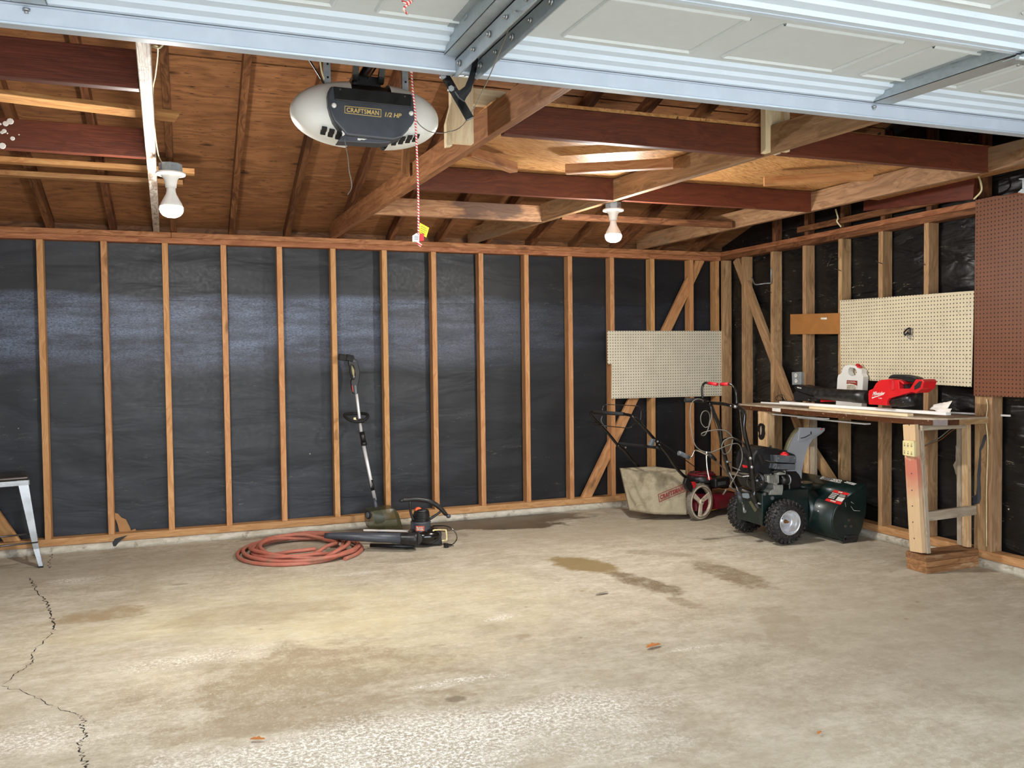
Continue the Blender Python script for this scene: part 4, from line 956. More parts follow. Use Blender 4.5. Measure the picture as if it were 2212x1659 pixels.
# six-way tap on the front leg, with its flex
to = root('outlet_adapter', at(1963, 970, 'x', BX), 'beige six-way socket block on the front bench leg', 'socket')
q = [at(*p, 'x', BX-.022) for p in ((1949,983), (1974,988), (1974,953), (1949,951))]
tb = build('body', G().plate(q, .024), MT['beige'], to, bevel=.006)
for i in range(3):
    for j in range(2):
        p = on_quad(q, .2+.3*i, .2+.5*j); build('socket_slot', G().box((p.x-.0012, p.y-.004, p.z-.008), (p.x+.001, p.y-.002, p.z+.003)).box((p.x-.0012, p.y+.002, p.z-.008), (p.x+.001, p.y+.004, p.z+.003)).box((p.x-.0012, p.y-.0025, p.z+.008), (p.x+.001, p.y+.0025, p.z+.012)), MT['label_k'], tb)
F_ = lambda x, y, o: at(1880+x*.2411, 860+y*.2411, 'x', o)
build('flex', G().tube([F_(462,438,BX+.07), F_(540,400,-.33), F_(620,355,-.25), F_(700,290,-.17), F_(760,255,-.1), F_(830,228,-.06), F_(930,222,-.02)], .004, 6, sm=5), MT['cable_grey'], to)
build('flex', G().tube([F_(462,440,BX+.07), F_(560,405,-.33), F_(640,365,-.25), F_(720,300,-.17), F_(790,262,-.1), F_(850,236,-.06), F_(940,228,-.02)], .003, 6, sm=5), MT['rust'], to)
# black painted stroke on the post beside the bench
pp = [(1020,330), (1038,325), (1036,370), (1010,440), (992,470), (990,560), (992,640), (985,720), (990,800), (990,900), (975,945), (930,955), (918,930), (925,885), (950,860), (958,780), (955,700), (965,600), (975,520), (975,460), (990,420), (1005,370)]
build('paint_mark', G().prism([at(1880+x*.2411, 860+y*.2411, 'x', -.0015) for x, y in pp], (.002,0,0)), MT['dark_grey'], wall_right, label='long dark paint stroke on the post')
cable('wall_flex', [at(2131,862,'x',-.01), at(2133,880,'x',-.01), at(2130,910,'x',-.01), at(2134,960,'x',-.01), at(2131,1060,'x',-.01), at(2131,1180,'x',-.01)], .003, MT['cable_cream'], 'thin cable running down the post right of the workbench')

# ------------------------------------------------------------------ on and under the bench
zt = BT + .0005
def stick(name, a, b, w, t, mat, label, z, **kw):
    return board(name, (a[0], a[1], z+t/2), (b[0], b[1], z+t/2), w, t, mat, up=V((b[1]-a[1], a[0]-b[0], 0)), label=label, **kw)
P2 = lambda px, py, z: at(px, py, 'z', z)
a, b = P2(1644, 868, zt+.012), P2(2183, 896, zt+.012)
stick('trim_strip', a, (b.x, b.y), .012, .012, MT['paint_w'], 'long thin white trim strip overhanging the workbench end by the post', zt, cat='trim strip', kind='thing')
a, b = P2(1800, 884, zt), P2(1990, 902, zt)
wd_ = stick('wood_strip', (-.40, -1.72), (-.405, -2.64), .05, .018, MT['white_pine'], 'raw pine strip lying under the wide white trim board', zt, cat='wood strip')
stick('trim_board', (-.385, -1.36), (-.33, -2.86), .045, .019, MT['paint_w'], 'wide white trim board along the front of the bench, under the red blower', zt+.0185, cat='trim board', kind='thing')
# boards stored under the top
for (p0, p1, lab) in (((1668,889), (1760,895), 'thin white board tucked under the bench top near its pale leg'), ((1745,895), (1800,902), 'wider white board tucked under the bench top, further back towards the wall'),):
    a, b = at(*p0, 'z', BT-.062), at(*p1, 'z', BT-.062)
    stick('stored_board', (-.37 if 'thin' in lab else -.30, a.y-.0), (-.37 if 'thin' in lab else -.30, b.y-.35), .05, .010, MT['paint_w'], lab, BT-.072 if 'thin' in lab else BT-.088, cat='board')
# crumpled paper
random.seed(5)
c = at(2022, 876, 'x', -.30)
g = G().grid(lambda u, v: at(lerp(lerp(2008,2010,v), lerp(2044,2049,v), u), lerp(lerp(884,888,u), lerp(874,866,u), v), 'x', -.33) + V((.03*v + .010*noise.noise(V((u*4, v*4, 1))), 0, .004*noise.noise(V((u*5, v*5, 8))))), 10, 8)
g.grid(lambda u, v: at(lerp(lerp(2022,2020,v), lerp(2052,2056,v), u), lerp(lerp(892,892,u), lerp(884,882,u), v), 'x', -.33) + V((.0, 0, .006*noise.noise(V((u*4, v*4, 2))))), 8, 4)
build('crumpled_paper', g, MT['label_w'], label='crumpled white paper on the trim boards at the bench end', cat='paper', solid=.001)
# herbicide jug
jc = V((-.11, -1.60, zt))
J = lambda x, y, o=-.075: at(1740+x*.12658, 780+y*.12658, 'x', o)
jug = root('plastic_jug', jc, 'white plastic jug with a red cap and spout behind the blower tube', 'jug')
outl = [(515,490), (545,290), (560,235), (605,215), (640,120), (680,75), (760,66), (850,78), (875,110), (960,150), (955,215), (985,265), (955,490)]
hole = [(735,130), (760,108), (830,118), (865,150), (875,200), (845,245), (790,258), (745,235), (725,185)]
zb_ = [at(1740+x*.12658, 780+y*.12658, 'x', -.11) for x, y in outl]
off_z = zt - min(p.z for p in zb_)
# body continues down to the bench behind the tube
Pj = [J(*p) for p in outl]; Pj[0].z = zt; Pj[-1].z = zt
Hj = [J(*p) for p in hole]
def ringed(O, H, ext):
    """an outline with a hole: bridged ngon"""
    g = G(); k = 40
    def res(P, k):
        P = P + [P[0]]; Ls = [0]
        for i in range(1, len(P)): Ls.append(Ls[-1] + (P[i]-P[i-1]).length)
        o = []
        for j in range(k):
            s = Ls[-1]*j/k
            for i in range(1, len(P)):
                if Ls[i] >= s: o.append(lerp(P[i-1], P[i], (s-Ls[i-1])/max(1e-9, Ls[i]-Ls[i-1]))); break
        return o
    c = sum(H, V((0,0,0)))/len(H)
    ang = lambda p: math.atan2(p.z-c.z, p.y-c.y)
    def ray_hit(P, a):
        d = (math.cos(a), math.sin(a)); best = None
        for i in range(len(P)):
            p, q = P[i], P[(i+1) % len(P)]
            x1, y1, x2, y2 = p.y-c.y, p.z-c.z, q.y-c.y, q.z-c.z; den = d[0]*(y2-y1)-d[1]*(x2-x1)
            if abs(den) < 1e-12: continue
            t = (x1*(y2-y1)-y1*(x2-x1))/den; s = (x1*d[1]-y1*d[0])/den
            if t > 0 and -1e-9 <= s <= 1+1e-9 and (best is None or t > best): best = t
        return c + V((0, d[0]*best, d[1]*best))
    angs = [2*PI*j/k for j in range(k)] + [ang(p) % (2*PI) for p in O]; angs = sorted(set(round(a, 5) for a in angs)); k = len(angs)
    A = [ray_hit(O, a) for a in angs]; B = [ray_hit(H, a) for a in angs]; e = V(ext)
    g.add(A + B + [p+e for p in A] + [p+e for p in B], [])
    for i in range(k):
        j = (i+1) % k
        for f in ((i, j, k+j, k+i), (2*k+j, 2*k+i, 3*k+i, 3*k+j), (j, i, 2*k+i, 2*k+j), (k+i, k+j, 3*k+j, 3*k+i)):
            g.f.append(list(f)); g.m.append(0); g.s.append(False)
    return g
jb = build('jug_body', ringed(Pj, Hj, (.048,0,0)), MT['white_p'], jug, bevel=.012, seg=3)
cp = J(915, 95, -.07); ax = (J(900,60,-.05)-J(930,150,-.05)).normalized()
build('cap', G().lathe(J(928,128,-.05), ax, [(0,.019), (.02,.018), (.021,.011), (.03,.010), (.038,.005)], 18), MT['red'], jug)
build('spout', G().tube([J(905,70,-.075), J(880,55,-.075), J(865,75,-.075)], .006, 8, sm=3), MT['red'], jug)
build('nozzle_wire', G().tube([J(950,95,-.07), J(960,60,-.07), J(980,55,-.07), J(985,80,-.07)], .0012, 6, sm=4), MT['cable_grey'], jug)
lq = [J(690,488,-.0775), J(880,490,-.0775), J(885,335,-.0775), J(708,325,-.0775)]
lb = build('label', G().plate(lq, .0006), MT['cream'], jug)
build('label_band', G().prism([on_quad(lq, u, v)+V((-.0008,0,0)) for u, v in ((0,.62), (.3,.66), (.6,.6), (1,.45), (1,1), (0,1))], (.0006,0,0)), MT['maroon'], lb)
lines(subq(lq, .1, .02, .9, .5), 3, MT['label_k'], lb, .0012, 4, .4)
lines(subq(lq, .08, .72, .9, .92), 2, MT['cream'], lb, .0022, 5, .4)

# red cordless blower
bl = root('leaf_blower', (-.36, -2.0, zt+.04), 'red and black cordless leaf blower lying on the bench', 'leaf blower')
zb = zt + .038
Bp = lambda x, y, o=-.36: at(1740+x*.12658, 780+y*.12658, 'x', o)
t0, t1 = Bp(215,555,-.34), Bp(1085,615,-.36)
r0_, r1_ = (Bp(215,460)-Bp(215,650)).length/2, (Bp(1085,500)-Bp(1085,730)).length/2
d = (t1-t0); Lb = d.length
noz = build('nozzle', G().lathe(t0, d, [(0,r0_-.004), (0,r0_), (.012,r0_+.001), (.03,r0_), (Lb*.7, lerp(r0_,r1_,.7)), (Lb*.72, lerp(r0_,r1_,.72)+.002), (Lb, r1_)], 32), MT['black_dusty'], bl, label='long black nozzle')
body_o = [(1068,560), (1080,500), (1150,470), (1200,380), (1265,325), (1450,305), (1490,320), (1600,318), (1650,345), (1680,380), (1665,400), (1600,350), (1590,350), (1600,470), (1780,470), (1880,310), (1990,312), (2030,358), (2015,370), (1990,470), (1880,545), (1800,530), (1560,600), (1420,640), (1390,690), (1385,760), (1250,748), (1080,740), (1070,650)]
bo = [Bp(*p, -.425) for p in body_o]
rb_ = build('motor_body', G().prism(bo[::-1], (.105,0,0)), MT['red'], bl, bevel=.008, seg=3, label='red motor shell')
hp_ = [(1395,300), (1430,250), (1480,228), (1700,232), (1850,262), (1940,300), (1870,318), (1850,370), (1690,350), (1660,340), (1640,312), (1560,300)]
build('handle', G().prism([Bp(*p, -.40) for p in hp_][::-1], (.05,0,0)), MT['black'], bl, bevel=.010, seg=3)
build('battery_well', G().prism([Bp(*p, -.388) for p in ((1590,345), (1680,360), (1780,400), (1790,465), (1600,470))][::-1], (.03,0,0)), MT['black'], bl)
build('shell_recess', G().prism([Bp(*p, -.427) for p in ((1855,430), (1940,345), (1985,350), (1950,450), (1860,490))][::-1], (.002,0,0)), MT['black_matte'], bl)
build('shell_vent', G().prism([Bp(*p, -.430) for p in ((1462,325), (1500,330), (1510,490), (1460,500))][::-1], (.006,0,0)), MT['red_grip'], rb_, bevel=.003)
f0, f1 = Bp(1395,690,-.375), Bp(1840,655,-.36); fr = (Bp(1600,545)-Bp(1600,775)).length/2
fd = f1-f0; fL = fd.length
fan = build('fan_intake', G().lathe(f0, fd, [(0,fr*.6), (.01,fr*.78), (fL*.42,fr*.86), (fL*.45,fr*.97), (fL*.8,fr), (fL*.95,fr*.97), (fL*1.03,fr*.86), (fL*1.03,.001)], 32), MT['black_dusty'], bl)
rg = G(); du = fd.normalized(); ux = du.cross(V((0,0,1))).normalized(); uz = ux.cross(du)
for i in range(22):
    a_ = 2*PI*i/22; dd = ux*math.cos(a_)+uz*math.sin(a_); rg.tube([f0+fd*.48+dd*fr*.99, f0+fd*.9+(ux*math.cos(a_+.35)+uz*math.sin(a_+.35))*fr*.97], .0022, 5)
build('intake_ribs', rg, MT['black_gloss'], fan)
q = [Bp(1140,615,-.4265), Bp(1320,590,-.4265), Bp(1375,518,-.4265), Bp(1165,520,-.4265)]
text('lettering', 'Milwaukee', [on_quad(q,0,.25), on_quad(q,1,.25), on_quad(q,1,1), on_quad(q,0,1)], MT['print_w'], rb_, .001, .015)
build('swoosh', G().prism([on_quad(q,u,v)+V((-.0012,0,0)) for u, v in ((0,-.05), (.3,.06), (.7,.14), (1,.3), (1,.24), (.65,.0), (.3,-.12), (.02,-.3), (-.04,.3))], (.0008,0,0)), MT['print_w'], rb_)
text('lettering', 'FUEL', [Bp(1245,640,-.4265), Bp(1310,645,-.4265), Bp(1312,628,-.4265), Bp(1247,622,-.4265)], MT['print_w'], rb_, .001)
# charger and tool case at the far end of the bench
C_ = lambda x, y, o: at(1660+x*.24412, 750+y*.24412, 'x', o)
ch = root('battery_charger', C_(340,400,-.2), 'dusty black charger with a loop of thin flex at the far bench end', 'charger')
g = G().prism([C_(*p, -.24) for p in ((225,350), (260,335), (400,360), (440,375), (440,440), (360,425), (240,385))][::-1], (.12,0,0)); g = build('charger_body', g, MT['black_dusty'], ch, bevel=.006)
lower = [C_(*p, -.22) for p in ((215,410), (240,385), (360,425), (430,440), (430,480), (350,478), (225,478))]
for p in lower:
    if p.z < zt+.01: p.z = zt+.001
build('charger_base', G().prism(lower[::-1], (.14,0,0)), MT['black_matte'], ch, bevel=.008)
q = [C_(255,362,-.2415), C_(292,368,-.2415), C_(292,357,-.2415), C_(255,350,-.2415)]; lines(q, 1, MT['print_w'], g, .0008, 6, .8)
build('flex', G().tube([C_(225,470,-.22), C_(180,478,-.25), C_(120,470,-.28), C_(75,470,-.28), C_(62,450,-.28), C_(90,425,-.27), C_(130,425,-.27), C_(150,455,-.26), C_(190,500,-.27), C_(160,480,-.27), C_(110,440,-.28), C_(85,430,-.28), C_(70,470,-.28)], .0022, 6, sm=6), MT['black'], ch)
nb = root('nozzle_attachment', C_(400,470,-.3), 'small black nozzle fitting lying between the charger and the red blower tube', 'nozzle')
build('ring', G().lathe(C_(362,468,-.31), (C_(430,470,-.31)-C_(362,468,-.31)), [(0,.011), (0,.015), (.012,.016), (.014,.010), (.055,.010), (.055,.001)], 18), MT['black_gloss'], nb)
rc = [C_(*p, -.33) for p in ((458,462), (560,472), (575,482), (458,485))]
build('red_clip', G().prism(rc[::-1], (.03,0,0)), MT['red'], label='flat red plastic clip on the bench under the blower nozzle', cat='clip', bevel=.003)
# ------------------------------------------------------------------ two bare lamps
def lamp(c, label, rot, par=None):
    """c: centre of the junction box's lower face"""
    r = root('ceiling_light', c, label, 'light', 'bare bulbs under the joists')
    c = V(c)
    g = G().lathe(c+V((0,0,.0)), (0,0,1), [(0,.051), (.04,.051), (.042,.045)], 8, smooth=False)
    jb = build('junction_box', g, MT['galv'], r, bevel=.002)
    for a in range(4):
        q = rot + a*PI/2; d = V((math.cos(q), math.sin(q), 0)); build('knockout', G().cyl(c+d*.046+V((0,0,.02)), c+d*.0515+V((0,0,.02)), .009, 10), MT['zinc'], jb)
    g = G().lathe(c, (0,0,-1), [(0,.064), (.004,.066), (.012,.064), (.013,.045), (.018,.040), (.03,.030), (.055,.025), (.068,.024), (.070,.020)], 28)
    build('lampholder', g, MT['porcelain'], r)
    g = G().lathe(c, (0,0,-1), [(.066,.020), (.085,.020), (.10,.024), (.122,.036), (.140,.046), (.152,.0495), (.158,.0500)], 28)
    b = build('bulb_neck', g, MT['porcelain'], r)
    g = G().lathe(c, (0,0,-1), [(.158,.0503), (.170,.0515), (.184,.047), (.196,.036), (.203,.020), (.206,.0001)], 20, caps=False)
    build('bulb', g, MT['bulb'], r)
    return r
l1 = lamp((-4.697, -2.52, 2.222), 'lit bulb in a white lampholder beside the whitewashed joist at left', .2)
l2 = lamp((-2.15, -2.0, 2.262), 'lit bulb in a white lampholder under the middle joist, before the corner', .5)
# ------------------------------------------------------------------ lawn mower
MO = V((-.774, -.835, 0)); th = math.radians(18)
MF = V((math.cos(th), math.sin(th), 0)); ML = V((-math.sin(th), math.cos(th), 0))
def M(f, l, z): return MO + MF*f + ML*l + V((0,0,z))
def mz(px, py, z): return at(px, py, 'z', z)
def ms(px, py, l): return at_plane(px, py, M(0, l, 0), ML)       # on the plane l from the near side
mw = root('lawn_mower', M(.25, .25, 0), 'red push mower with a stained canvas bag by the corner', 'lawn mower')
def wheel(f, l, R, par_name='wheel'):
    c = M(f, l, R); g = G().lathe(c-ML*.0, ML, [(0,R-.03), (.0,R-.012), (.006,R-.002), (.020,R), (.034,R), (.044,R-.004), (.048,R-.016), (.048,R-.03)], 40, caps=False)
    w_ = build('wheel', g, MT['tyre_grey'], mw)
    tr = G()
    for i in range(44):
        a = 2*PI*i/44; u = MF*math.cos(a)+V((0,0,1))*math.sin(a); tr.obox(c+u*(R+.0005)+ML*(.017 if i % 2 else .033), MF*-math.sin(a)+V((0,0,1))*math.cos(a), ML, u, .010, .016, .004)
    build('tread', tr, MT['tyre_grey'], w_)
    rm = G().lathe(c+ML*.002, ML, [(0,R-.030), (-.004,R-.014), (.004,R-.012), (.012,R-.026), (.030,R-.030)], 36, caps=False)
    for i in range(3):
        a = 2*PI*i/3+.5; u = MF*math.cos(a)+V((0,0,1))*math.sin(a); v_ = MF*-math.sin(a)+V((0,0,1))*math.cos(a)
        rm.prism([c+ML*.006+u*.012-v_*.014, c+ML*.006+u*(R-.026)-v_*.030, c+ML*.006+u*(R-.026)+v_*.010, c+ML*.006+u*.018+v_*.016], ML*.012)
    rm.cyl(c-ML*.004, c+ML*.03, .021, 16)
    build('rim', rm, MT['wheel_w'], w_)
    build('hub_bolt', G().cyl(c-ML*.012, c, .007, 6), MT['nail'], w_)
wheel(.02, 0, .150); wheel(.02, .47, .150); wheel(.60, .0, .105); wheel(.60, .47, .105)
dk = G(); prof = [(.03,.07), (.10,.03), (.30,.01), (.50,.03), (.64,.12), (.68,.26), (.64,.40), (.50,.49), (.30,.51), (.10,.49), (.03,.45)]
k = len(prof); lev = [(.065,1.0), (.125,.99), (.150,.94), (.165,.80)]
vs = []; cen = (.34,.26)
for z, s in lev: vs += [M(cen[0]+(f-cen[0])*s, cen[1]+(l-cen[1])*s, z) for f, l in prof]
dk.add(vs, [(i*k+j, i*k+(j+1) % k, (i+1)*k+(j+1) % k, (i+1)*k+j) for i in range(3) for j in range(k)] + [tuple(3*k+j for j in range(k))], True)
deck = build('deck', dk, MT['red_dark'], mw, bevel=.004)
q = [ms(1537,1103,.035), ms(1549,1100,.035), ms(1549,1078,.035), ms(1537,1080,.035)]
lbm = build('warning_label', G().plate(q, .001), MT['yellow'], deck); build('label_mark', G().plate([p-ML*.001 for p in subq(q, .15, .08, .7, .45)], .0006), MT['label_r'], deck); lines(subq(q, .1, .55, .9, .9), 2, MT['label_k'], deck, .0008, 9)
# engine
ec = M(.34, .26, 0)
build('engine_block', G().lathe(ec+V((0,0,.16)), (0,0,1), [(0,.085), (.05,.085), (.05,.12), (.10,.125)], 28), MT['shroud'], mw)
g = G().lathe(ec+V((0,0,.255)), (0,0,1), [(0,.128), (.012,.132), (.05,.130), (.062,.120)], 32); build('engine_shroud', g, MT['black_dusty'], mw)
g = G().lathe(ec+V((0,0,.317)), (0,0,1), [(0,.118), (.012,.112), (.022,.090), (.026,.05), (.027,.001)], 32); st_ = build('starter_cover', g, MT['red_dark'], mw, label='dull red starter cover')
g = G()
for i in range(14): a = 2*PI*i/14; u = V((math.cos(a), math.sin(a), 0)); g.obox(ec+u*.082+V((0,0,.340)), u, V((-u.y,u.x,0)), V((0,0,1)), .04, .005, .006)
build('cover_slots', g, MT['black_matte'], st_)
build('fuel_tank', G().box((-.10,-.05,0), (.10,.05,.10)), MT['black'], mw, bevel=.015, seg=3) if 0 else None
tk = G().obox(M(.40, .115, .262), MF, ML, V((0,0,1)), .20, .08, .085); build('fuel_tank', tk, MT['black'], mw, bevel=.02, seg=4)
q = [M(.32,.0735,.245), M(.43,.0735,.245), M(.43,.0735,.275), M(.32,.0735,.275)]; build('engine_label', G().plate(q, .001), MT['grey_box'], mw)
build('air_filter', G().obox(M(.50, .18, .245), MF, ML, V((0,0,1)), .07, .13, .10), MT['black_dusty'], mw, bevel=.012, seg=3)
build('oil_cap', G().lathe(M(.24, .10, .30), (0,0,1), [(0,.018), (.02,.018), (.024,.010), (.03,.008)], 14), MT['red_grip'], mw)
build('starter_rope', G().tube([M(.22,.20,.346), M(.30,.13,.349), M(.38,.20,.352), M(.44,.30,.348)], .004, 6, sm=5), MT['red_dark'], mw)
# bag
bz = lambda px, py, z: at(px, py, 'z', z)
TR = bz(1406,1020,.40); TL = bz(1338,1011,.42); TF = bz(1482,1016,.41)
BRn = at_plane(1413,1111, TR, (TR-TF).cross(V((0,0,1)))); BFn = at_plane(1486,1112, TR, (TR-TF).cross(V((0,0,1))))
sd = (TF-TR); bk_ = (TL-TR)
BLf = lerp(BRn, BRn + bk_*.80, 1); BLf.z = .07
TFf = TF + bk_*1.0; BFf = BFn + bk_*.85
for p in (BRn, BFn): p.z = max(p.z, .022)
BFf.z = .03
def bag_pt(C8, u, v, w):
    (a,b,c,d,e,f,g_,h) = C8
    return lerp(lerp(lerp(a,b,u), lerp(d,c,u), v), lerp(lerp(e,f,u), lerp(h,g_,u), v), w)
C8 = (BRn, BFn, BFf, BLf, TR, TF, TFf, TL)      # bottom: near-rear, near-front, far-front, far-rear; top the same
g = G(); n = 16
def face(fn):
    def f(u, v):
        p, nr, e = fn(u, v)
        s = math.sin(PI*u)*math.sin(PI*v)
        fold = .010*math.sin(u*15+v*9)*s + .012*noise.noise(V((p.x*9, p.y*9, p.z*6)))*min(1, s*2) + .008*noise.noise(V((p.x*22, p.y*22, p.z*14)))*min(1, s*2)
        return p + nr*(e*s + fold)
    g.grid(f, n, n)
nz = V((0,0,1)); cen_b = sum(C8, V((0,0,0)))/8
face(lambda u, v: (bag_pt(C8,u,0,v), -ML, .012))
face(lambda u, v: (bag_pt(C8,0,1-u,v), -MF, .015))
face(lambda u, v: (bag_pt(C8,u,v,1), nz, -.030))
face(lambda u, v: (bag_pt(C8,1,u,v), MF, .0))
face(lambda u, v: (bag_pt(C8,1-u,1,v), ML, .01))
face(lambda u, v: (bag_pt(C8,u,1-v,0), -nz, -.0))
bag = build('grass_bag', g, MT['canvas'], mw, weld=True, label='stained beige canvas grass bag')
sn = -(TF-TR).cross(V((0,0,1))).normalized()
if sn.dot(ML) > 0: sn = -sn
Q = [at_plane(px, py, TR + sn*.030, sn) for px, py in ((1424,1085), (1480,1062), (1479,1044), (1421,1068))]
g = G(); frame_quad(g, Q, .0055, .0); build('frame_print', g, MT['print_red'], bag)
text('lettering', 'CRAFTSMAN', subq(Q, .06, .2, .94, .8), MT['print_red'], bag, .0005, .06, space=1.15)
build('bag_strap', G().tube([at(1270+x*.1628, 860+y*.1628, 'y', TR.y-.02) for x, y in ((650,1440), (655,1410), (690,1405), (740,1412))] + [], .006, 6, sm=4), MT['canvas'], bag)
# handles
Hn = lambda x, y, l=.04: ms(1270+x*.1628, 860+y*.1628, l)
near = [Hn(1385,1165), Hn(1350,1100), Hn(1200,960), Hn(1060,750), Hn(930,600)]
up_n = [Hn(905,570), Hn(790,440), Hn(670,310), Hn(600,250)]
topn = Hn(560,228,.07); 
Hf = lambda x, y, l=.44: ms(1270+x*.1628, 860+y*.1628, l)
topf = Hf(45,190,.42)
bar = [near[-1], up_n[0], up_n[1], up_n[2], up_n[3], Hn(540,222,.09), lerp(Hn(540,222,.09), topf, .35)+V((0,0,.004)), lerp(Hn(540,222,.09), topf, .7)+V((0,0,.004)), Hf(60,185,.41), Hf(35,200,.44), Hf(60,240), Hf(160,350), Hf(280,480), Hf(390,620)]
build('upper_handle', G().tube(bar, .0115, 10, sm=4), MT['black_gloss'], mw)
build('lower_handle', G().tube(near, .0125, 10, sm=3), MT['black_gloss'], mw)
build('lower_handle', G().tube([Hf(390,620), Hf(480,690), Hf(600,830), Hf(690,925), Hf(820,1060)], .0125, 10, sm=3), MT['black_gloss'], mw)
cbn, cbf = Hn(905,655), Hf(430,605)
build('cross_bar', G().tube([Hn(950,670), cbn, lerp(cbn,cbf,.4), lerp(cbn,cbf,.8), Hf(415,600)], .012, 10, sm=3), MT['black_matte'], mw)
build('grip_sleeve', G().tube([lerp(Hn(540,222,.09), topf, .12)+V((0,0,.004)), lerp(Hn(540,222,.09), topf, .93)+V((0,0,.003))], .0145, 10), MT['black_matte'], mw)
build('control_bail', G().tube([Hn(695,315), Hn(705,200), Hn(700,140), Hn(670,108), Hn(620,100), Hf(420,92,.35), Hf(250,85,.42), Hf(210,100), Hf(195,150), Hf(195,230)], .0035, 8, sm=4), MT['black_gloss'], mw)
build('drive_bail', G().tube([Hn(660,330), Hn(610,350), Hn(550,395), Hf(400,385,.3), Hf(200,365,.42), Hf(60,350), Hf(50,335), Hf(100,325), Hf(160,340)], .0035, 8, sm=4), MT['black_gloss'], mw)
build('control_cable', G().tube([Hf(190,240), Hf(175,300), Hf(215,370), Hf(300,500), Hf(370,620)], .003, 6, sm=4), MT['cable_grey'], mw)
g = G().prism([Hn(865,540,.01), Hn(900,545,.01), Hn(880,640,.01), Hn(830,630,.01)], ML*.03); build('cable_clip', g, MT['grey_box'], mw, bevel=.003)
build('fold_knob', G().cyl(Hn(925,575,-.005), Hn(925,575,.03), .008, 10), MT['nail'], mw)
build('fold_knob', G().cyl(Hf(500,655,.40), Hf(500,655,.43), .008, 10), MT['nail'], mw)
build('starter_cord', G().tube([Hn(955,580), Hn(1070,660), Hn(1160,730), Hn(1290,820), M(.34,.26,.345)], .0035, 6, sm=4), MT['black'], mw)
g = G().prism([Hn(1310,1060,.0), Hn(1350,1065,.0), Hn(1400,1180,.0), Hn(1380,1250,.0), Hn(1320,1210,.0), Hn(1290,1130,.0)], ML*.03); build('handle_bracket', g, MT['black'], mw, bevel=.004)
g = G().prism([ms(1494,1042,.0), ms(1503,1041,.0), ms(1504,1050,.0), ms(1499,1056,.0)], ML*.03); build('height_lever', g, MT['red_grip'], mw, bevel=.003)
g = G().obox(M(.0, .25, .25), MF, ML, V((0,0,1)), .14, .36, .012); build('rear_flap', g, MT['black_dusty'], mw, bevel=.004)
# ------------------------------------------------------------------ hose coil
random.seed(11)
hc = V((-3.935, -.665, 0)); pts = []
loops = [(.40,.44,.0,-.0), (.37,.40,.02,.02), (.34,.36,.04,-.01), (.43,.45,-.01,.01), (.31,.33,-.03,.03), (.38,.41,.05,-.03), (.28,.30,.00,.05)]
hr = .0135
lay = [0, 0, 1, 0, 1, 2, 1]
specs = [(.425,.445,-.005,-.01), (.40,.39,.0,.03), (.37,.36,.035,-.015), (.345,.40,.05,.0), (.33,.32,-.03,.03), (.30,.345,.03,-.02), (.27,.27,-.01,.045)]
for k, (a, b, ox, oy) in enumerate(specs):
    for j in range(20):
        q = 2*PI*j/20 - PI*.3
        nx = specs[(k+1) % len(specs)] if k < len(specs)-1 else specs[k]
        t = j/20; A_ = lerp(a, nx[0], t**3); B_ = lerp(b, nx[1], t**3); X_ = lerp(ox, nx[2], t**3); Y_ = lerp(oy, nx[3], t**3)
        z = hr + .5*hr*(k >= 1) + (.75*hr*k)*(.55+.45*math.sin(q*2+k*1.7)) if k else hr
        pts.append(hc + V((X_ + A_*math.cos(q), Y_ + B_*1.04*math.sin(q), max(hr, min(z, .062)))))
build('garden_hose', G().tube(pts, hr, 10, sm=4), MT['hose'], label='faded orange rubber hose coiled flat on the floor', cat='hose')

# ------------------------------------------------------------------ corded blower on the floor
B_ = lambda x, y, yy=-.82: at(840+x*.0844, 1060+y*.0844, 'y', yy)
cb = root('corded_leaf_blower', (-3.05, -.82, 0), 'black corded leaf blower with orange switch lying on the floor by the hose', 'leaf blower')
tip = at(702, 1157, 'z', .105); te = at(868, 1163, 'z', .09)
g = G().lathe(tip, te-tip, [(0,.016), (.0,.019), (.03,.022), ((te-tip).length*.3,.030), ((te-tip).length,.037)], 20, sq=(1,1.15))
tb = build('blow_tube', g, MT['dark_grey'], cb)
d = (te-tip).normalized()
build('tube_collar', G().lathe(te-d*.005, d, [(0,.040), (.01,.041), (.05,.042), (.10,.046), (.12,.046)], 20), MT['black_dusty'], cb)
vc = B_(960, 1215, -.80); vc.z = .078
vol = G().lathe((vc.x, vc.y, .012), (0,0,1), [(0,.062), (.006,.072), (.018,.088), (.04,.108), (.062,.114), (.084,.108), (.102,.088), (.112,.07)], 36)
build('fan_housing', vol, MT['black_gloss'], cb)
g = G().tube([te+d*.10, vc+V((-.09,.02,.0)), vc+V((-.02,-.05,.0))], [.046,.048,.05,.05,.045,.04,.03], 14, sm=3)
build('outlet_duct', g, MT['black_gloss'], cb)
# rear side panel with guard ring
g = G().prism([B_(*p, -.88) for p in ((1140,1040), (1290,1040), (1330,1060), (1370,1380), (1110,1380), (1090,1300))][::-1], (0, .13, 0)); build('side_panel', g, MT['black_dusty'], cb, bevel=.004)
g = G().tube([B_(1130,1030,-.9), B_(1180,1005,-.9), B_(1420,1005,-.84), B_(1465,1030,-.84), B_(1480,1250,-.84), B_(1450,1275,-.84), B_(1380,1275,-.88)], .006, 8, sm=3); build('guard_bail', g, MT['beige'], cb, label='pale guard bail')
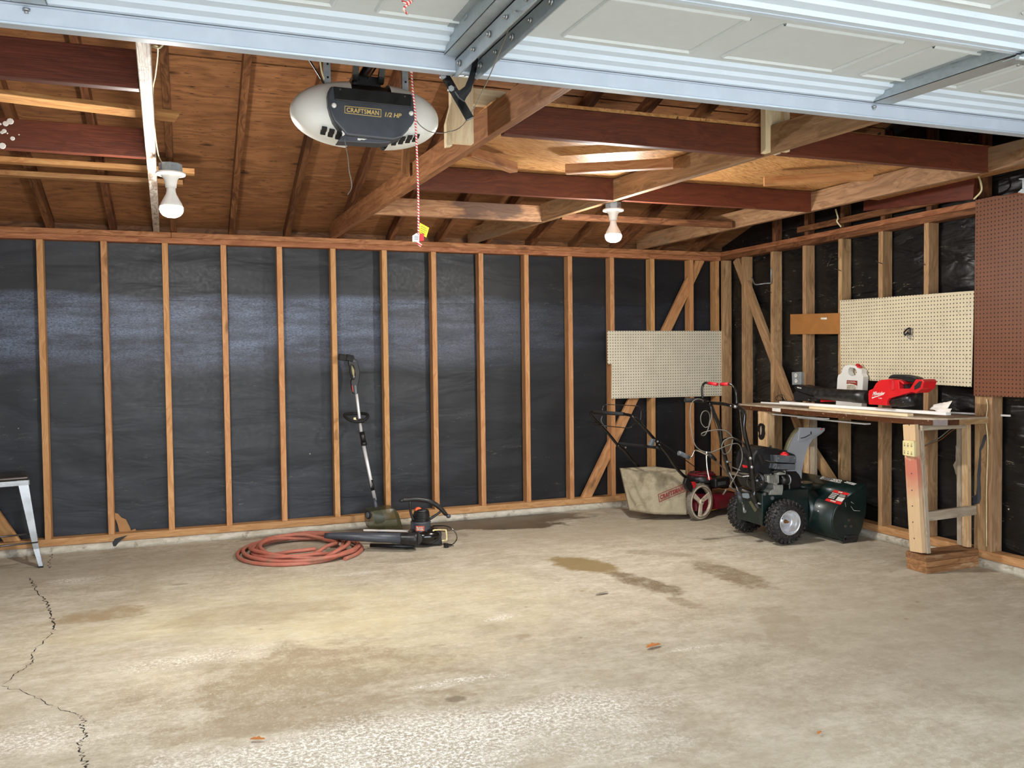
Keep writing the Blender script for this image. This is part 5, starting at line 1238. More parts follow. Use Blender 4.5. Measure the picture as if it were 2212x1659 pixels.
# motor tower
m0 = V((vc.x-.012, vc.y+.0, .108))
zt1 = B_(700, 830).z; tl = B_(590,1040).x; tr = B_(1040,1040).x; mc = (tl+tr)/2+.006; mr_ = (tr-tl)/2*1.12
g = G().lathe((mc, vc.y, m0.z-.002), (0,0,1), [(0,mr_*1.04), (.01,mr_), (zt1-m0.z,mr_*.98), (zt1-m0.z+.006,mr_*1.02), (zt1-m0.z+.012,mr_*.94)], 36)
mo = build('motor_shell', g, MT['dark_grey'], cb)
g = G(); n = 7; zz0 = zt1+.010; zt2 = B_(800, 540).z
for i in range(n):
    z = lerp(zz0, zt2, i/n); r = lerp(mr_*.93, mr_*.72, (i/n)**1.4); g.lathe((mc+.004*i*.3, vc.y, z), (0,0,1), [(0,r*.93), (.001,r), ((zt2-zz0)/n*.55,r), ((zt2-zz0)/n*.62,r*.90), ((zt2-zz0)/n,r*.90)], 32)
g.lathe((mc+.008, vc.y, zt2), (0,0,1), [(0,mr_*.72), (.010,mr_*.66), (.018,mr_*.45), (.022,.001)], 28)
build('cooling_cap', g, MT['black_dusty'], cb)
g = G().prism([B_(*p, vc.y-.016) for p in ((680,530), (690,470), (740,430), (800,430), (850,470), (850,530))][::-1], (0, .032, 0)); build('switch', g, MT['orange_p'], cb, bevel=.004)
q = [B_(*p, vc.y-mr_-.001) for p in ((692,1028), (905,1032), (905,908), (692,905))]
build('badge', G().plate(q, .002), MT['orange_p'], mo, bevel=.0006)
build('badge_ground', G().plate([p+V((0,-.0006,0)) for p in subq(q, .05, .08, .95, .92)], .001), MT['maroon'], mo)
text('lettering', 'BLACK+', [p+V((0,-.001,0)) for p in subq(q, .1, .54, .9, .84)], MT['cream'], mo, .0008, .02)
text('lettering', 'DECKER', [p+V((0,-.001,0)) for p in subq(q, .1, .14, .9, .46)], MT['cream'], mo, .0008, .02)
# carrying handle
H_ = lambda x, y: B_(x, y, vc.y-.01)
hg = build('handle', G().tube([H_(350,235), H_(450,232), H_(560,222), H_(700,218), H_(850,232), H_(1000,260), H_(1120,310), H_(1240,385), H_(1350,480), H_(1420,560), H_(1470,620)], [.016,.016,.0165,.017,.017,.0175,.0175,.017,.016,.015,.013], 10, sm=4), MT['black_dusty'], cb)
build('handle_knob', G().ball(H_(330,255), .0155, 14, (1.15,1,.9)).ball(H_(350,240), .013, 12), MT['black_dusty'], cb)
build('handle_knob', G().ball(H_(1525,650), .0165, 14, (1.05,1,1)), MT['dark_grey'], cb)
build('handle_post', G().tube([H_(545,270), H_(545,420), H_(560,560), H_(600,680), H_(640,760)], [.010,.009,.009,.010,.011], 8, sm=4), MT['black_dusty'], cb)
build('handle_post', G().tube([H_(1400,470), H_(1280,570), H_(1150,660), H_(1060,720), H_(960,760)], [.008,.009,.010,.010,.011], 8, sm=4), MT['black_dusty'], cb)
# lead and plug
C2 = lambda x, y, yy: B_(x, y, yy)
pl = at(840+1450*.0844, 1060+1400*.0844, 'z', .014)
lead = build('power_cord', G().tube([C2(1130,900,-.80), C2(1250,900,-.84), C2(1420,900,-.88), C2(1560,940,-.9), C2(1680,1040,-.92), C2(1740,1160,-.94), C2(1725,1270,-.95), at(840+1660*.0844, 1060+1350*.0844,'z',.012), at(840+1600*.0844, 1060+1385*.0844,'z',.012)], .004, 8, sm=5), MT['black_gloss'], cb)
pa = at(840+1610*.0844, 1060+1385*.0844, 'z', .013); pbb = at(840+1500*.0844, 1060+1395*.0844, 'z', .016)
build('plug', G().tube([pa, pbb], [.006,.011], 10).obox(pbb+(pbb-pa).normalized()*.012, (pbb-pa), (0,0,1), (pbb-pa).cross(V((0,0,1))), .024, .032, .03), MT['black'], lead, bevel=.002)
# second vacuum tube lying behind
g = G().lathe(at(800,1178,'z',.02), at(880,1180,'z',.02)-at(800,1178,'z',.02), [(0,.014), (.32,.017)], 14); build('lower_tube', g, MT['black_dusty'], cb)
pw = at(810, 1147, 'z', .0); 
build('paint_stirrer', G().plate([at(785,1146,'z',.11), at(905,1148,'z',.11), at(905,1145,'z',.11), at(785,1143,'z',.11)], .004), MT['paint_w'], cb, label='pale flat strip along the tube')

# ------------------------------------------------------------------ string trimmer leaning in the stud bay
tz = lambda z: -.045 - .20*(1-z/1.38)
def tp_(px, py, dy=0.):
    # on the leaning plane of the shaft
    p = at_plane(px, py, (0, -.045+dy, 1.38), (0, 1, -.20/1.38)); return p
S1 = lambda x, y, dy=0.: tp_(720+x*.12057, 760+y*.12057, dy)
S2 = lambda x, y, dy=0.: tp_(680+x*.3015, 740+y*.3014, dy)
tr_ = root('string_trimmer', (-3.25, -.25, 0), 'silver-shaft string trimmer leaning on the back wall', 'string trimmer')
build('shaft', G().cyl(S2(283,240), S2(345,740), .0115, 14), MT['alu'], tr_)
build('lower_shaft', G().cyl(S2(349,735), S2(432,1130), .0135, 14), MT['alu'], tr_)
build('clamp_sleeve', G().tube([S2(337,640), S2(350,715)], .021, 14).tube([S2(350,712), S2(354,738)], .024, 14), MT['black'], tr_)
build('shaft_label', G().cyl(S2(404,985), S2(417,1060), .0142, 12), MT['black'], tr_)
hb_ = [(270,140), (310,80), (360,75), (400,140), (435,170), (480,350), (470,480), (445,600), (445,750), (360,755), (330,640), (318,510), (340,490), (370,490), (395,430), (390,330), (360,250), (320,235), (300,280), (285,240)]
build('handle_shell', G().prism([S1(*p, -.022) for p in hb_][::-1], (0,.044,0)), MT['black'], tr_, bevel=.006)
build('grip_front', G().tube([S1(300,250), S1(310,370), S1(345,480), S1(360,540)], [.009,.010,.010,.009], 8, sm=4), MT['black_matte'], tr_)
build('shell_face', G().prism([S1(*p, -.024) for p in ((270,150), (330,138), (430,165), (380,180), (300,168))][::-1], (0,.01,0)), MT['dark_grey'], tr_)
build('slot_lining', G().prism([S1(*p, .03) for p in ((318,240), (360,250), (392,340), (390,440), (370,485), (345,440), (330,350))][::-1], (0,.004,0)), MT['beige'], tr_)
build('brand_strip', G().prism([S1(*p, -.0235) for p in ((330,600), (343,600), (358,715), (345,718))][::-1], (0,.002,0)), MT['red_grip'], tr_)
build('grey_insert', G().prism([S1(*p, -.026) for p in ((375,605), (410,600), (425,745), (392,748))][::-1], (0,.004,0)), MT['grey_box'], tr_)
g = G().obox(S1(290,110,.0), (1,0,-.25), (0,1,0), (.25,0,1), .055, .07, .050).obox(S1(170,100,.0), (1,0,-.15), (0,1,0), (.15,0,1), .065, .05, .05); build('battery', g, MT['black_matte'], tr_, bevel=.005)
# loop handle
cl_ = S1(480,1235,-.03); lc = S1(410,1160,.0)
w_ = (S1(630,1160)-S1(185,1160)).length/2; lp = []
for j in range(22):
    q = PI*2*(j/22)
    lp.append(lc + V((w_*.93*math.cos(q), -.0+.085*math.sin(q), .026*math.sin(q)+.008*math.cos(q*2))))
build('loop_handle', G().tube(lp, .0125, 12, sm=2, closed=True), MT['black_matte'], tr_)
build('loop_clamp', G().obox(S1(500,1235,-.02), (1,0,0), (0,1,0), (0,0,1), .075, .045, .034), MT['black'], tr_, bevel=.006)
build('clamp_lever', G().prism([S1(*p, -.055) for p in ((365,1180), (405,1175), (410,1215), (445,1225), (440,1240), (400,1245), (385,1275), (350,1265))][::-1], (0,.012,0)), MT['beige'], tr_, bevel=.002)
# head, edge wheel, line spool and smoky guard
build('head_neck', G().tube([S2(425,1115), S2(436,1165), S2(440,1200)], [.014,.017,.024], 12), MT['dark_grey'], tr_)
hd = S2(448,1215); 
build('motor_head', G().lathe(hd+V((0,0,.0)), V((.25,-.1,-1)), [(-.01,.02), (.0,.034), (.03,.042), (.075,.044), (.085,.036)], 20), MT['black'], tr_)
wcn = at(794, 1112, 'y', -.385); build('edge_wheel', G().lathe(wcn+V((.012,0,0)), (-1,-.5,0), [(0,.014), (0,.030), (.004,.033), (.012,.033), (.016,.028), (.016,.012)], 22), MT['black_matte'], tr_)
build('wheel_face', G().lathe(wcn+V((-.003,-.007,0)), (-1,-.5,0), [(0,.022), (.002,.020), (.003,.001)], 18), MT['grey_box'], tr_)
sh = [(385,1225), (400,1210), (540,1188), (575,1192), (600,1225), (620,1290), (632,1340), (630,1345), (400,1345), (388,1310)]
f0_ = V((0, -.16, 0))
gp = [at(680+x*.3015, 740+y*.3014, 'y', -.36) for x, y in sh]
g = G(); nn = len(gp); bk = [p + V((0,.17,0)) for p in gp]
for p in gp+bk: p.z = max(p.z, .004)
cen = sum(gp, V((0,0,0)))/nn + V((0,-.03,0))
g.add(gp + bk + [cen], [])
for i in range(nn):
    j = (i+1) % nn
    g.f.append([j, i, nn+i, nn+j]); g.m.append(0); g.s.append(True); g.f.append([i, j, 2*nn]); g.m.append(0); g.s.append(True)
build('guard', g, MT['shield'], tr_, label='smoky olive guard', bevel=.004)
sp_ = at(680+480*.3015, 740+1335*.3014, 'y', -.40); build('line_spool', G().lathe((sp_.x, sp_.y, .030), (-.2,-1,.2), [(-.02,.001), (-.02,.030), (.004,.032), (.008,.024), (.010,.001)], 22), MT['black_matte'], tr_)

# ------------------------------------------------------------------ metal stool at the frame edge
st = root('metal_stool', (-5.80, -.25, 0), 'brushed metal stool standing by the back wall, cut by the frame edge', 'stool')
SX, SY, SZ, SH = -5.80, -.25, .612, .165
g = G().lathe((SX, SY, SZ-.026), (0,0,1), [(0,SH*1.38), (.012,SH*1.40), (.022,SH*1.38), (.026,SH*1.30), (.030,SH*1.1), (.028,.001)], 4, smooth=False, up=(1,1,0))
build('seat', g, MT['stool_top'], st, bevel=.012, seg=4)
g = G()
for a in range(4):
    dx, dy = ((1,0), (0,1), (-1,0), (0,-1))[a]; g.box((SX+dx*SH-abs(dy)*SH-.003, SY+dy*SH-abs(dx)*SH-.003, SZ-.060), (SX+dx*SH+abs(dy)*SH+.003, SY+dy*SH+abs(dx)*SH+.003, SZ-.028))
build('apron', g, MT['steel_stool'], st)
for sx in (-1, 1):
    for sy in (-1, 1):
        t_ = V((SX+sx*(SH-.004), SY+sy*(SH-.004), SZ-.035)); f_ = V((SX+sx*.232, SY+sy*.185, .0)); m_ = lerp(t_, f_, .78) + V((-sx*.004,-sy*.004,0))
        def sec(p, w): return [p+V((-sx*w, 0, 0)), p, p+V((0, -sy*w, 0)), p+V((-sx*.003, -sy*w, 0)), p+V((-sx*.004,-sy*.004,0)), p+V((-sx*w,-sy*.003,0))]
        a, b, c = sec(t_, .062), sec(m_, .036), sec(f_, .026)
        g = G().add(a+b+c, [(i, (i+1) % 6, 6+(i+1) % 6, 6+i) for i in range(6)] + [(6+i, 6+(i+1) % 6, 12+(i+1) % 6, 12+i) for i in range(6)] + [(5,4,3,2,1,0), (12,13,14,15,16,17)])
        build('leg', g, MT['steel_stool'], st, bevel=.002)
        build('foot', G().box((f_.x-.03 if sx > 0 else f_.x, f_.y-.03 if sy > 0 else f_.y, 0), (f_.x if sx > 0 else f_.x+.03, f_.y if sy > 0 else f_.y+.03, .012)), MT['black_matte'], st)
def rg_(z, o): r1 = lerp(.232, SH, z/SZ)-.008; r2 = lerp(.185, SH, z/SZ)-.008; return [(SX+r1, SY-r2), (SX+r1, SY+r2), (SX-r1, SY+r2), (SX-r1, SY-r2)]
for (i, z) in ((0,.20), (1,.17), (2,.20), (3,.17)):
    p, q_ = rg_(z, 0)[i], rg_(z, 0)[(i+1) % 4]; a, b = V((*p, z)), V((*q_, z)); 
    build('rung', G().cyl(a, b, .006, 10), MT['stool_top'], st)
zz_ = .20; r_ = rg_(zz_, 0)
F_0 = V((SX+.232, SY-.185, 0)); Rz = Matrix.Rotation(math.radians(11), 3, 'Z'); nl_ = F_0 + Rz @ (V((SX, SY, 0))-F_0)
st.location = (SX + (nl_.x-SX), SY + (nl_.y-SY), 0); st.rotation_euler = (0, 0, math.radians(11))
# ------------------------------------------------------------------ bits on the floor
def leaf(px, py, s, rot, lab, mat=MT['leaf']):
    c = at(px, py, 'z', .004); random.seed(int(px)); g = G(); n = 12
    o = [c + V((math.cos(rot)*a*s - math.sin(rot)*b*s, math.sin(rot)*a*s + math.cos(rot)*b*s, .004+abs(b)*s*.5)) for a, b in ((-1,0), (-.6,.3), (-.2,.28), (.1,.45), (.4,.2), (.8,.22), (1,0), (.7,-.2), (.3,-.32), (0,-.22), (-.5,-.36))]
    g.add(o+[c+V((0,0,.003))], [(i, (i+1) % 11, 11) for i in range(11)])
    return build('dry_leaf', g, mat, label=lab, cat='leaf', solid=.001, group='dry leaves on the floor')
leaf(1412, 1397, .045, .2, 'rusty curled leaf lying mid-floor in front of the oil stains')
leaf(556, 1599, .028, -.4, 'small reddish leaf on the whitish slab near the frame bottom')
leaf(1300, 1282, .045, .1, 'pale crumpled leaf beside the largest brown stain', MT['cobweb'])
leaf(1770, 1585, .016, .5, 'tiny brown leaf on the right front of the slab')
# ------------------------------------------------------------------ two-stage snow blower
sw = root('snow_blower', (-.60, -1.60, 0), 'dark green snow blower with knobbly tyres and a grey chute before the workbench', 'snow blower')
def z1(x, y, yy): return at(1600+x*.13562, 980+y*.13562, 'y', yy)
def z2(x, y, yy): return at(1480+x*.2411, 800+y*.2411, 'y', yy)
def z3(x, y, yy): return at(1470+x*.15072, 810+y*.15072, 'y', yy)
def tyre(yc, sgn):
    c = V((-.703, yc, .162)); R = .150; w = .052; A_ = V((0, sgn, 0))      # A_ points outwards
    w_ = root('wheel', c); w_.parent = sw; w_.matrix_basis = W[sw.name].inverted() @ Matrix.Translation(c)
    t_ = build('tyre', G().lathe(c-A_*w, A_, [(.0,.085), (.002,.105), (.010,.130), (.022,.145), (.040,R), (.064,R), (.082,.145), (.094,.130), (.102,.105), (.104,.085)], 44, caps=False), MT['tyre'], w_)
    g = G(); X = V((1,0,0)); Z = V((0,0,1))
    for i in range(26):
        for r_, (o, da) in enumerate(((-.038,0), (-.013,.5), (.013,0), (.038,.5))):
            a = 2*PI*(i+da)/26; u = X*math.cos(a)+Z*math.sin(a); tn = Z*math.cos(a)-X*math.sin(a); rr = R-.001 if abs(o) < .02 else R-.008
            g.obox(c+A_*o+u*rr, tn, A_+u*(-.5 if o > .02 else (.5 if o < -.02 else 0)), u, .019, .020, .020)
    build('tread_lugs', g, MT['tyre'], t_, bevel=.003, seg=1)
    rm = G().lathe(c+A_*.046, A_, [(.006,.088), (.009,.084), (.004,.081), (-.012,.080), (-.022,.076), (-.026,.066), (-.052,.064), (-.056,.040), (-.050,.038), (-.048,.014)], 40, caps=False)
    ri = build('rim', rm, MT['rim'], w_, label='silver steel rim')
    build('hub', G().lathe(c-A_*.01, A_, [(0,.013), (.020,.013), (.020,.009), (.034,.009), (.035,.001)], 16).obox(c+A_*.022, X, A_, Z, .030, .005, .005), MT['rust'], w_)
    build('valve', G().cyl(c+A_*.0+X*-.055+Z*.03, c+A_*.03+X*-.050+Z*.027, .004, 8), MT['label_k'], ri)
tyre(-1.81, -1); tyre(-1.36, 1)
build('axle', G().cyl((-.703,-1.79,.162), (-.703,-1.38,.162), .011, 12), MT['nail'], sw)
# tractor box
yn, yf = -1.735, -1.43
xr = z1(0, 0, yn)
rear_x = z2(690, 1130, yn).x
pts = [z2(690,1130,yn), z2(690,1340,yn), V((-.60, yn, .085)), V((-.42, yn, .085)), V((-.42, yn, .36)), z2(930,1120,yn)]
zr_, xrr = pts[0].z, pts[0].x
side = [V((xrr, yn, .36)), V((xrr, yn, .13)), V((-.62, yn, .075)), V((-.44, yn, .075)), V((-.44, yn, .37)), V((-.72, yn, .37))]
tb_ = build('tractor_housing', G().prism(side, (0, yf-yn, 0)), MT['green'], sw, bevel=.006)
bp_ = [V((xrr-.01, yf-.0, .34)), V((xrr-.01, yn+.002, .34)), V((xrr-.01, yn+.002, .14)), V((xrr-.01, yf, .14))]
lb = z1(195, 835, yn); 
pl_ = [V((xrr-.013, lb.y+.06, lb.z+.03)) + o for o in (V((0,.03,.03)), V((0,.05,.02)), V((0,-.02,-.06)), V((0,-.04,-.05)))]
build('id_plate', G().prism(pl_, (.002,0,0)), MT['grey_box'], sw)
for (x, y) in ((430,945), (370,640), (495,705)):
    c = z1(x, y, yn); build('bolt', G().cyl(c, c+V((0,-.010,0)), .011 if x < 480 else .014, 8), MT['zinc'], sw)
# auger housing
ya2, yb2 = -1.95, -1.27
C_x, C_z, CR = -.272, .163, .150
def hprof():
    P = [(-.112,.402), (-.118,.408), (-.35,.292)]
    for i in range(15):
        a = math.radians(118 + (270-118)*i/14); P.append((C_x+CR*math.cos(a), C_z+CR*math.sin(a)))
    P.append((-.20,.013)); return P
hp = hprof()
g = G(); A_ = [V((x, ya2, z)) for x, z in hp]; B2 = [V((x, yb2, z)) for x, z in hp]; k = len(hp)
g.add(A_+B2, [(i, i+1, k+i+1, k+i) for i in range(k-1)], True)
shell = build('auger_housing', g, MT['green'], sw, solid=.005)
sidep = hp + [(-.150,.10), (-.118,.20), (-.112,.30)]
for y, t in ((ya2-.004, .005), (yb2, .005)): build('side_plate', G().prism([V((x, y, z)) for x, z in sidep], (0, t, 0)), MT['green'], shell, bevel=.001, seg=1)
rimc = G().tube([V((C_x+(CR-.004)*math.cos(math.radians(a)), ya2-.006, C_z+(CR-.004)*math.sin(math.radians(a)))) for a in range(110, 262, 8)], .006, 8)
build('rolled_edge', rimc, MT['green'], shell)
for (x, y) in ((1710,1055), (1658,1152), (1745,1152), (1650,1352), (1742,1350)):
    c = z1(x, y, ya2); build('bolt', G().cyl(c, c+V((0,-.012,0)), .010, 8), MT['nail'], shell)
build('skid_shoe', G().prism([V((-.33,ya2-.012,.0)), V((-.21,ya2-.012,.0)), V((-.19,ya2-.012,.03)), V((-.215,ya2-.012,.055)), V((-.31,ya2-.012,.055))], (0,.006,0)), MT['black_dusty'], shell, bevel=.001)
ag = G().cyl((C_x+.03, ya2, C_z), (C_x+.03, yb2, C_z), .016, 12)
for s in (0, 1):
    N_ = 60; vs = []
    for i in range(N_+1):
        a = 2*PI*2.2*i/N_; y = lerp(ya2+.03 if s == 0 else yb2-.03, -1.66 if s == 0 else -1.56, i/N_); u = V((math.cos(a), 0, math.sin(a)*(1 if s else -1)))
        vs += [V((C_x+.03, y, C_z))+u*.085, V((C_x+.03, y, C_z))+u*.125]
    ag.add(vs, [(2*i, 2*i+1, 2*i+3, 2*i+2) for i in range(N_)])
build('auger', ag, MT['grey_box'], sw)
# slope plane for sticker and name
P0 = V((-.118,-1.6,.408)); sdv = V((-.35+.118, 0, .292-.408)); SN = V((0,-1,0)).cross(sdv).normalized()
if SN.z < 0: SN = -SN
onS = lambda x, y, o=.0045: at_plane(1600+x*.13562, 980+y*.13562, P0+SN*o, SN)
q = [onS(1340,745), onS(1590,812), onS(1730,630), onS(1490,575)]
sk = build('warning_label', G().plate(q, .001), MT['label_r'], shell, label='red and black warning sticker')
mid = [p+SN*.0008 for p in subq(q, .0, .2, 1, .8)]
build('sticker_field', G().plate(mid, .0006), MT['label_k'], sk); build('sticker_field', G().plate([p+SN*.0006 for p in subq(mid, .55, .04, .97, .55)], .0006), MT['label_w'], sk)
lines([p+SN*.0008 for p in subq(mid, .05, .08, .48, .95)], 4, MT['label_w'], sk, .0006, 12, .6); lines([p+SN*.0008 for p in subq(mid, .55, .6, .95, .95)], 3, MT['label_w'], sk, .0006, 13, .5)
lines([p+SN*.0012 for p in subq(q, .3, .05, .65, .16)], 1, MT['label_w'], sk, .0006, 14, .9); lines([p+SN*.0012 for p in subq(q, .35, .84, .65, .95)], 1, MT['label_w'], sk, .0006, 15, .9)
nq = [onS(1615,425), onS(1300,362), onS(1262,400), onS(1585,470)]     # read from the front of the machine
g = G(); frame_quad(g, nq, .004, .0008); build('frame_print', g, MT['print_w'], shell)
text('lettering', 'CRAFTSMAN', subq(nq, .05, .15, .95, .85), MT['print_w'], shell, .0008, .03)
nq2 = [onS(1850,478), onS(1690,440), onS(1640,462), onS(1800,505)]; text('lettering', '9.0', nq2, MT['print_w'], shell, .0008, .02) if 0 else lines(nq2, 2, MT['print_w'], shell, .0008, 16, .7)
for (a, b) in (((1760,770), (1800,795)), ((1755,835), (1800,905)), ((1800,905), (1900,912)), ((1665,775), (1675,845))):
    pa, pb_ = z1(*a, ya2-.0055), z1(*b, ya2-.0055); build('scratch', G().tube([pa, pb_], .0012, 4), MT['label_w'], shell)
# impeller drum and chute
build('impeller_drum', G().cyl((-.44,-1.6,.20), (-.33,-1.6,.20), .155, 30), MT['green'], sw)
build('bolt', G().cyl(z1(975,455,-1.68), z1(975,455,-1.70), .006, 8), MT['nail'], sw)
ys1, ys2 = -1.675, -1.635
CH = [(1030,515), (1252,517), (1250,540), (1225,565), (1140,620), (1110,670), (1085,740), (1062,820), (1048,900), (1042,975), (1020,930), (985,905), (905,905), (905,820), (915,720), (945,640), (985,570)]
def chp(y): return [z2(x, yy, ys1)+V((0, y-ys1, 0)) for x, yy in CH]
cs = build('chute', G().prism(chp(ys1)[::-1], (0,.003,0)), MT['chute'], sw, label='pale grey discharge chute')
build('far_cheek', G().prism(chp(ys2)[::-1], (0,.003,0)), MT['chute'], cs)
bk = [z2(x, y, ys1) for x, y in ((1030,515), (985,570), (945,640), (915,720), (905,820), (905,905))]
g = G(); n = len(bk); g.add(bk+[p+V((0,ys2-ys1+.003,0)) for p in bk], [(i, i+1, n+i+1, n+i) for i in range(n-1)], True); build('chute_back', g, MT['olive'], cs, solid=.003)
df = [(1020,515), (1252,517), (1250,542), (1130,600), (1035,640), (1012,628), (1022,560)]
dfl = build('deflector', G().prism([z2(x, y, ys1-.004) for x, y in df][::-1], (0,.003,0)), MT['chute'], cs, bevel=.001, seg=1)
build('slot', G().tube([z2(1035,608,ys1-.006), z2(1075,598,ys1-.006), z2(1118,575,ys1-.006)], .003, 6, sm=3), MT['label_k'], dfl); build('wing_nut', G().ball(z2(1128,560,ys1-.010), .008, 10, (.7,.7,1.6)), MT['black'], dfl)
build('pivot_bolt', G().cyl(z2(1220,527,ys1-.004), z2(1220,527,ys1-.010), .007, 8), MT['red_grip'], dfl)
build('chute_base', G().cyl((-.40,-1.6,.33), (-.40,-1.6,.395), .085, 28), MT['green'], sw)
# engine
E_ = lambda x, y, yy=-1.70: z1(x, y, yy)
cow = [(180,140), (210,20), (260,-60), (420,-110), (560,-60), (720,-40), (890,20), (890,120), (860,250), (700,280), (560,330), (380,600), (250,560), (190,420)]
eng = build('engine_cowl', G().prism([E_(*p, -1.70) for p in cow][::-1], (0,.20,0)), MT['shroud'], sw, bevel=.015, seg=3)
c = E_(260,445,-1.72); rd = (E_(260,250,-1.72)-E_(260,590,-1.72)).length/2*.92
g = G().lathe(c+V((.03,.05,0)), (-.75,-.66,.0), [(-.02,rd), (.02,rd), (.028,rd*.94), (.030,rd*.86), (.026,rd*.80), (.034,rd*.74), (.036,rd*.5), (.046,rd*.45), (.048,.001)], 36); rs = build('recoil_starter', g, MT['black_gloss'], sw)
g = G(); ax = V((-.75,-.66,0)).normalized(); ux_ = ax.cross(V((0,0,1))).normalized()
for i in range(16): a = 2*PI*i/16; u = ux_*math.cos(a)+V((0,0,1))*math.sin(a); g.obox(c+V((.03,.05,0))+ax*.036+u*rd*.62, u, ax.cross(u), ax, rd*.22, .006, .004)
build('starter_slots', g, MT['black_matte'], rs)
gb = G().prism([E_(*p, -1.765) for p in ((560,25), (890,40), (885,155), (575,140))][::-1], (0,.09,0)); bx_ = build('carburettor_cover', gb, MT['grey_box'], sw, bevel=.006)
build('cover_lower', G().prism([E_(*p, -1.770) for p in ((572,160), (882,170), (870,262), (550,250))][::-1], (0,.09,0)), MT['grey_box'], bx_, bevel=.005)
rc_ = E_(697,8,-1.73); build('fuel_cap', G().lathe(rc_+V((0,0,-.022)), (0,0,1), [(0,.030), (.012,.032), (.026,.030), (.030,.018), (.036,.016), (.040,.001)], 8, smooth=False), MT['red'], sw, bevel=.003)
build('starter_lever', G().prism([E_(*p, -1.79) for p in ((300,20), (340,25), (430,190), (395,215), (350,180))][::-1], (0,.02,0)), MT['black'], sw, bevel=.004)
build('cylinder_head', G().prism([E_(*p, -1.76) for p in ((425,350), (615,345), (615,470), (590,480), (580,520), (540,500), (500,465), (425,460))][::-1], (0,.12,0)), MT['engine'], sw, bevel=.005)
build('crankcase', G().prism([E_(*p, -1.75) for p in ((520,500), (680,495), (680,560), (665,660), (455,660), (470,590), (530,560))][::-1], (0,.14,0)), MT['engine'], sw, bevel=.005)
fin = G()
for i in range(6): fin.obox(E_(445+26*i, 405, -1.765), (1,0,0), (0,1,0), (0,0,1), .004, .02, .055)
build('cooling_fins', fin, MT['engine'], sw)
mf = E_(680,415,-1.745); build('muffler', G().cyl(mf+V((-.03,0,0)), mf+V((.035,0,0)), .034, 22), MT['black_dusty'], sw); build('muffler_band', G().cyl(mf+V((.032,0,0)), mf+V((.042,0,0)), .037, 22), MT['galv'], sw)
build('belt_cover', G().prism([E_(*p, -1.68) for p in ((700,280), (890,280), (950,360), (965,520), (950,700), (780,700), (775,380))][::-1], (0,.16,0)), MT['black'], sw, bevel=.006)
build('belt_cover_edge', G().tube([E_(772,335,-1.685), E_(772,665,-1.685), E_(560,668,-1.70)], .003, 6), MT['galv'], sw)
build('engine_rod', G().tube([E_(385,100,-1.74), E_(450,120,-1.76), E_(560,135,-1.78)], .003, 6, sm=3), MT['nail'], sw)
for i in range(6):
    c0 = E_(300+62*i, -58-(28 if 1 < i < 4 else 0), -1.60); build('cowl_rib', G().obox(c0, (1,0,0), (0,1,0), (0,0,1), .012, .17, .010), MT['black_matte'], eng, bevel=.002)
build('dipstick', G().tube([E_(470,-95,-1.69), E_(478,-130,-1.69)], .008, 8), MT['black'], sw)
build('primer_line', G().tube([E_(500,290,-1.78), E_(560,300,-1.80), E_(620,280,-1.79), E_(700,300,-1.77)], .005, 8, sm=4), MT['black_matte'], sw)
build('carburettor', G().obox(E_(620,300,-1.74), (1,0,0), (0,1,0), (0,0,1), .07, .05, .03), MT['engine'], sw, bevel=.005)
for (x, y) in ((600,70), (860,70), (600,225), (330,490), (400,440), (480,330)): build('bolt', G().cyl(E_(x,y,-1.770), E_(x,y,-1.778), .005, 8), MT['nail'], sw)
# handlebars
yN, yF = -1.775, -1.435
near = [z2(635,1190,yN), z2(615,1120,yN), z3(1060,1659,yN), z3(1030,1400,yN), z3(1005,1200,yN), z3(975,1060,yN), z3(945,950,yN), z3(920,830,yN), z3(905,730,yN), z3(912,640,yN), z3(915,560,yN), z3(890,500,yN), z3(840,462,yN), z3(790,440,yN)]
far = [z3(760,1540,yF), z3(690,1370,yF), z3(645,1200,yF), z3(610,1060,yF), z3(585,950,yF), z3(575,850,yF), z3(560,740,yF), z3(520,640,yF), z3(475,540,yF), z3(440,450,yF), z3(410,395,yF)]
build('handlebar', G().tube(near, .0145, 12, sm=3), MT['black_gloss'], sw); build('handlebar', G().tube(far, .0145, 12, sm=3), MT['black_gloss'], sw)
tN, tF = near[-1], far[-1]
build('cross_bar', G().tube([tN, z3(720,440,yN+.06), lerp(tN,tF,.45)+V((0,0,.002)), z3(430,398,yF), z3(380,385,yF), z3(300,372,yF)], .0125, 10, sm=3), MT['black_gloss'], sw)
build('grip', G().tube([z3(300,370,yF), z3(180,362,yF), z3(65,362,yF)], .0165, 12), MT['black_matte'], sw)
def lever(pts, grip): 
    l_ = build('control_lever', G().tube(pts, .0085, 10, sm=4), MT['black_gloss'], sw); build('red_grip', G().tube(grip, .0115, 12), MT['red_grip'], l_, label='red grip')
g1, g2 = z3(690,130,yN+.05), z3(580,132,yN+.14)
lever([z3(800,420,yN), z3(800,350,yN), z3(795,270,yN), z3(775,190,yN+.01), z3(735,140,yN+.03), g1], [g1, g2])
g3, g4 = z3(405,118,yF-.04), z3(530,135,yF-.13)
lever([z3(318,345,yF), z3(310,270,yF), z3(308,200,yF), z3(325,140,yF-.005), z3(360,112,yF-.02), g3], [g3, g4])
for p, r in ((z3(785,455,yN-.02), .012), (z3(720,442,yN-.0), .006), (z3(845,415,yN-.0), .006), (z3(1003,1195,yN-.018), .012), (z3(1022,1322,yN-.018), .012)): build('bolt', G().ball(p, r, 10), MT['zinc'], sw)
build('rear_brace', G().tube([z3(600,950,yF), z3(640,915,yF), z3(720,905,yF-.08), z3(790,920,yN+.1), z3(880,960,yN), z3(920,1010,yN), z3(960,1100,yN)], .0075, 8, sm=4), MT['black_gloss'], sw)
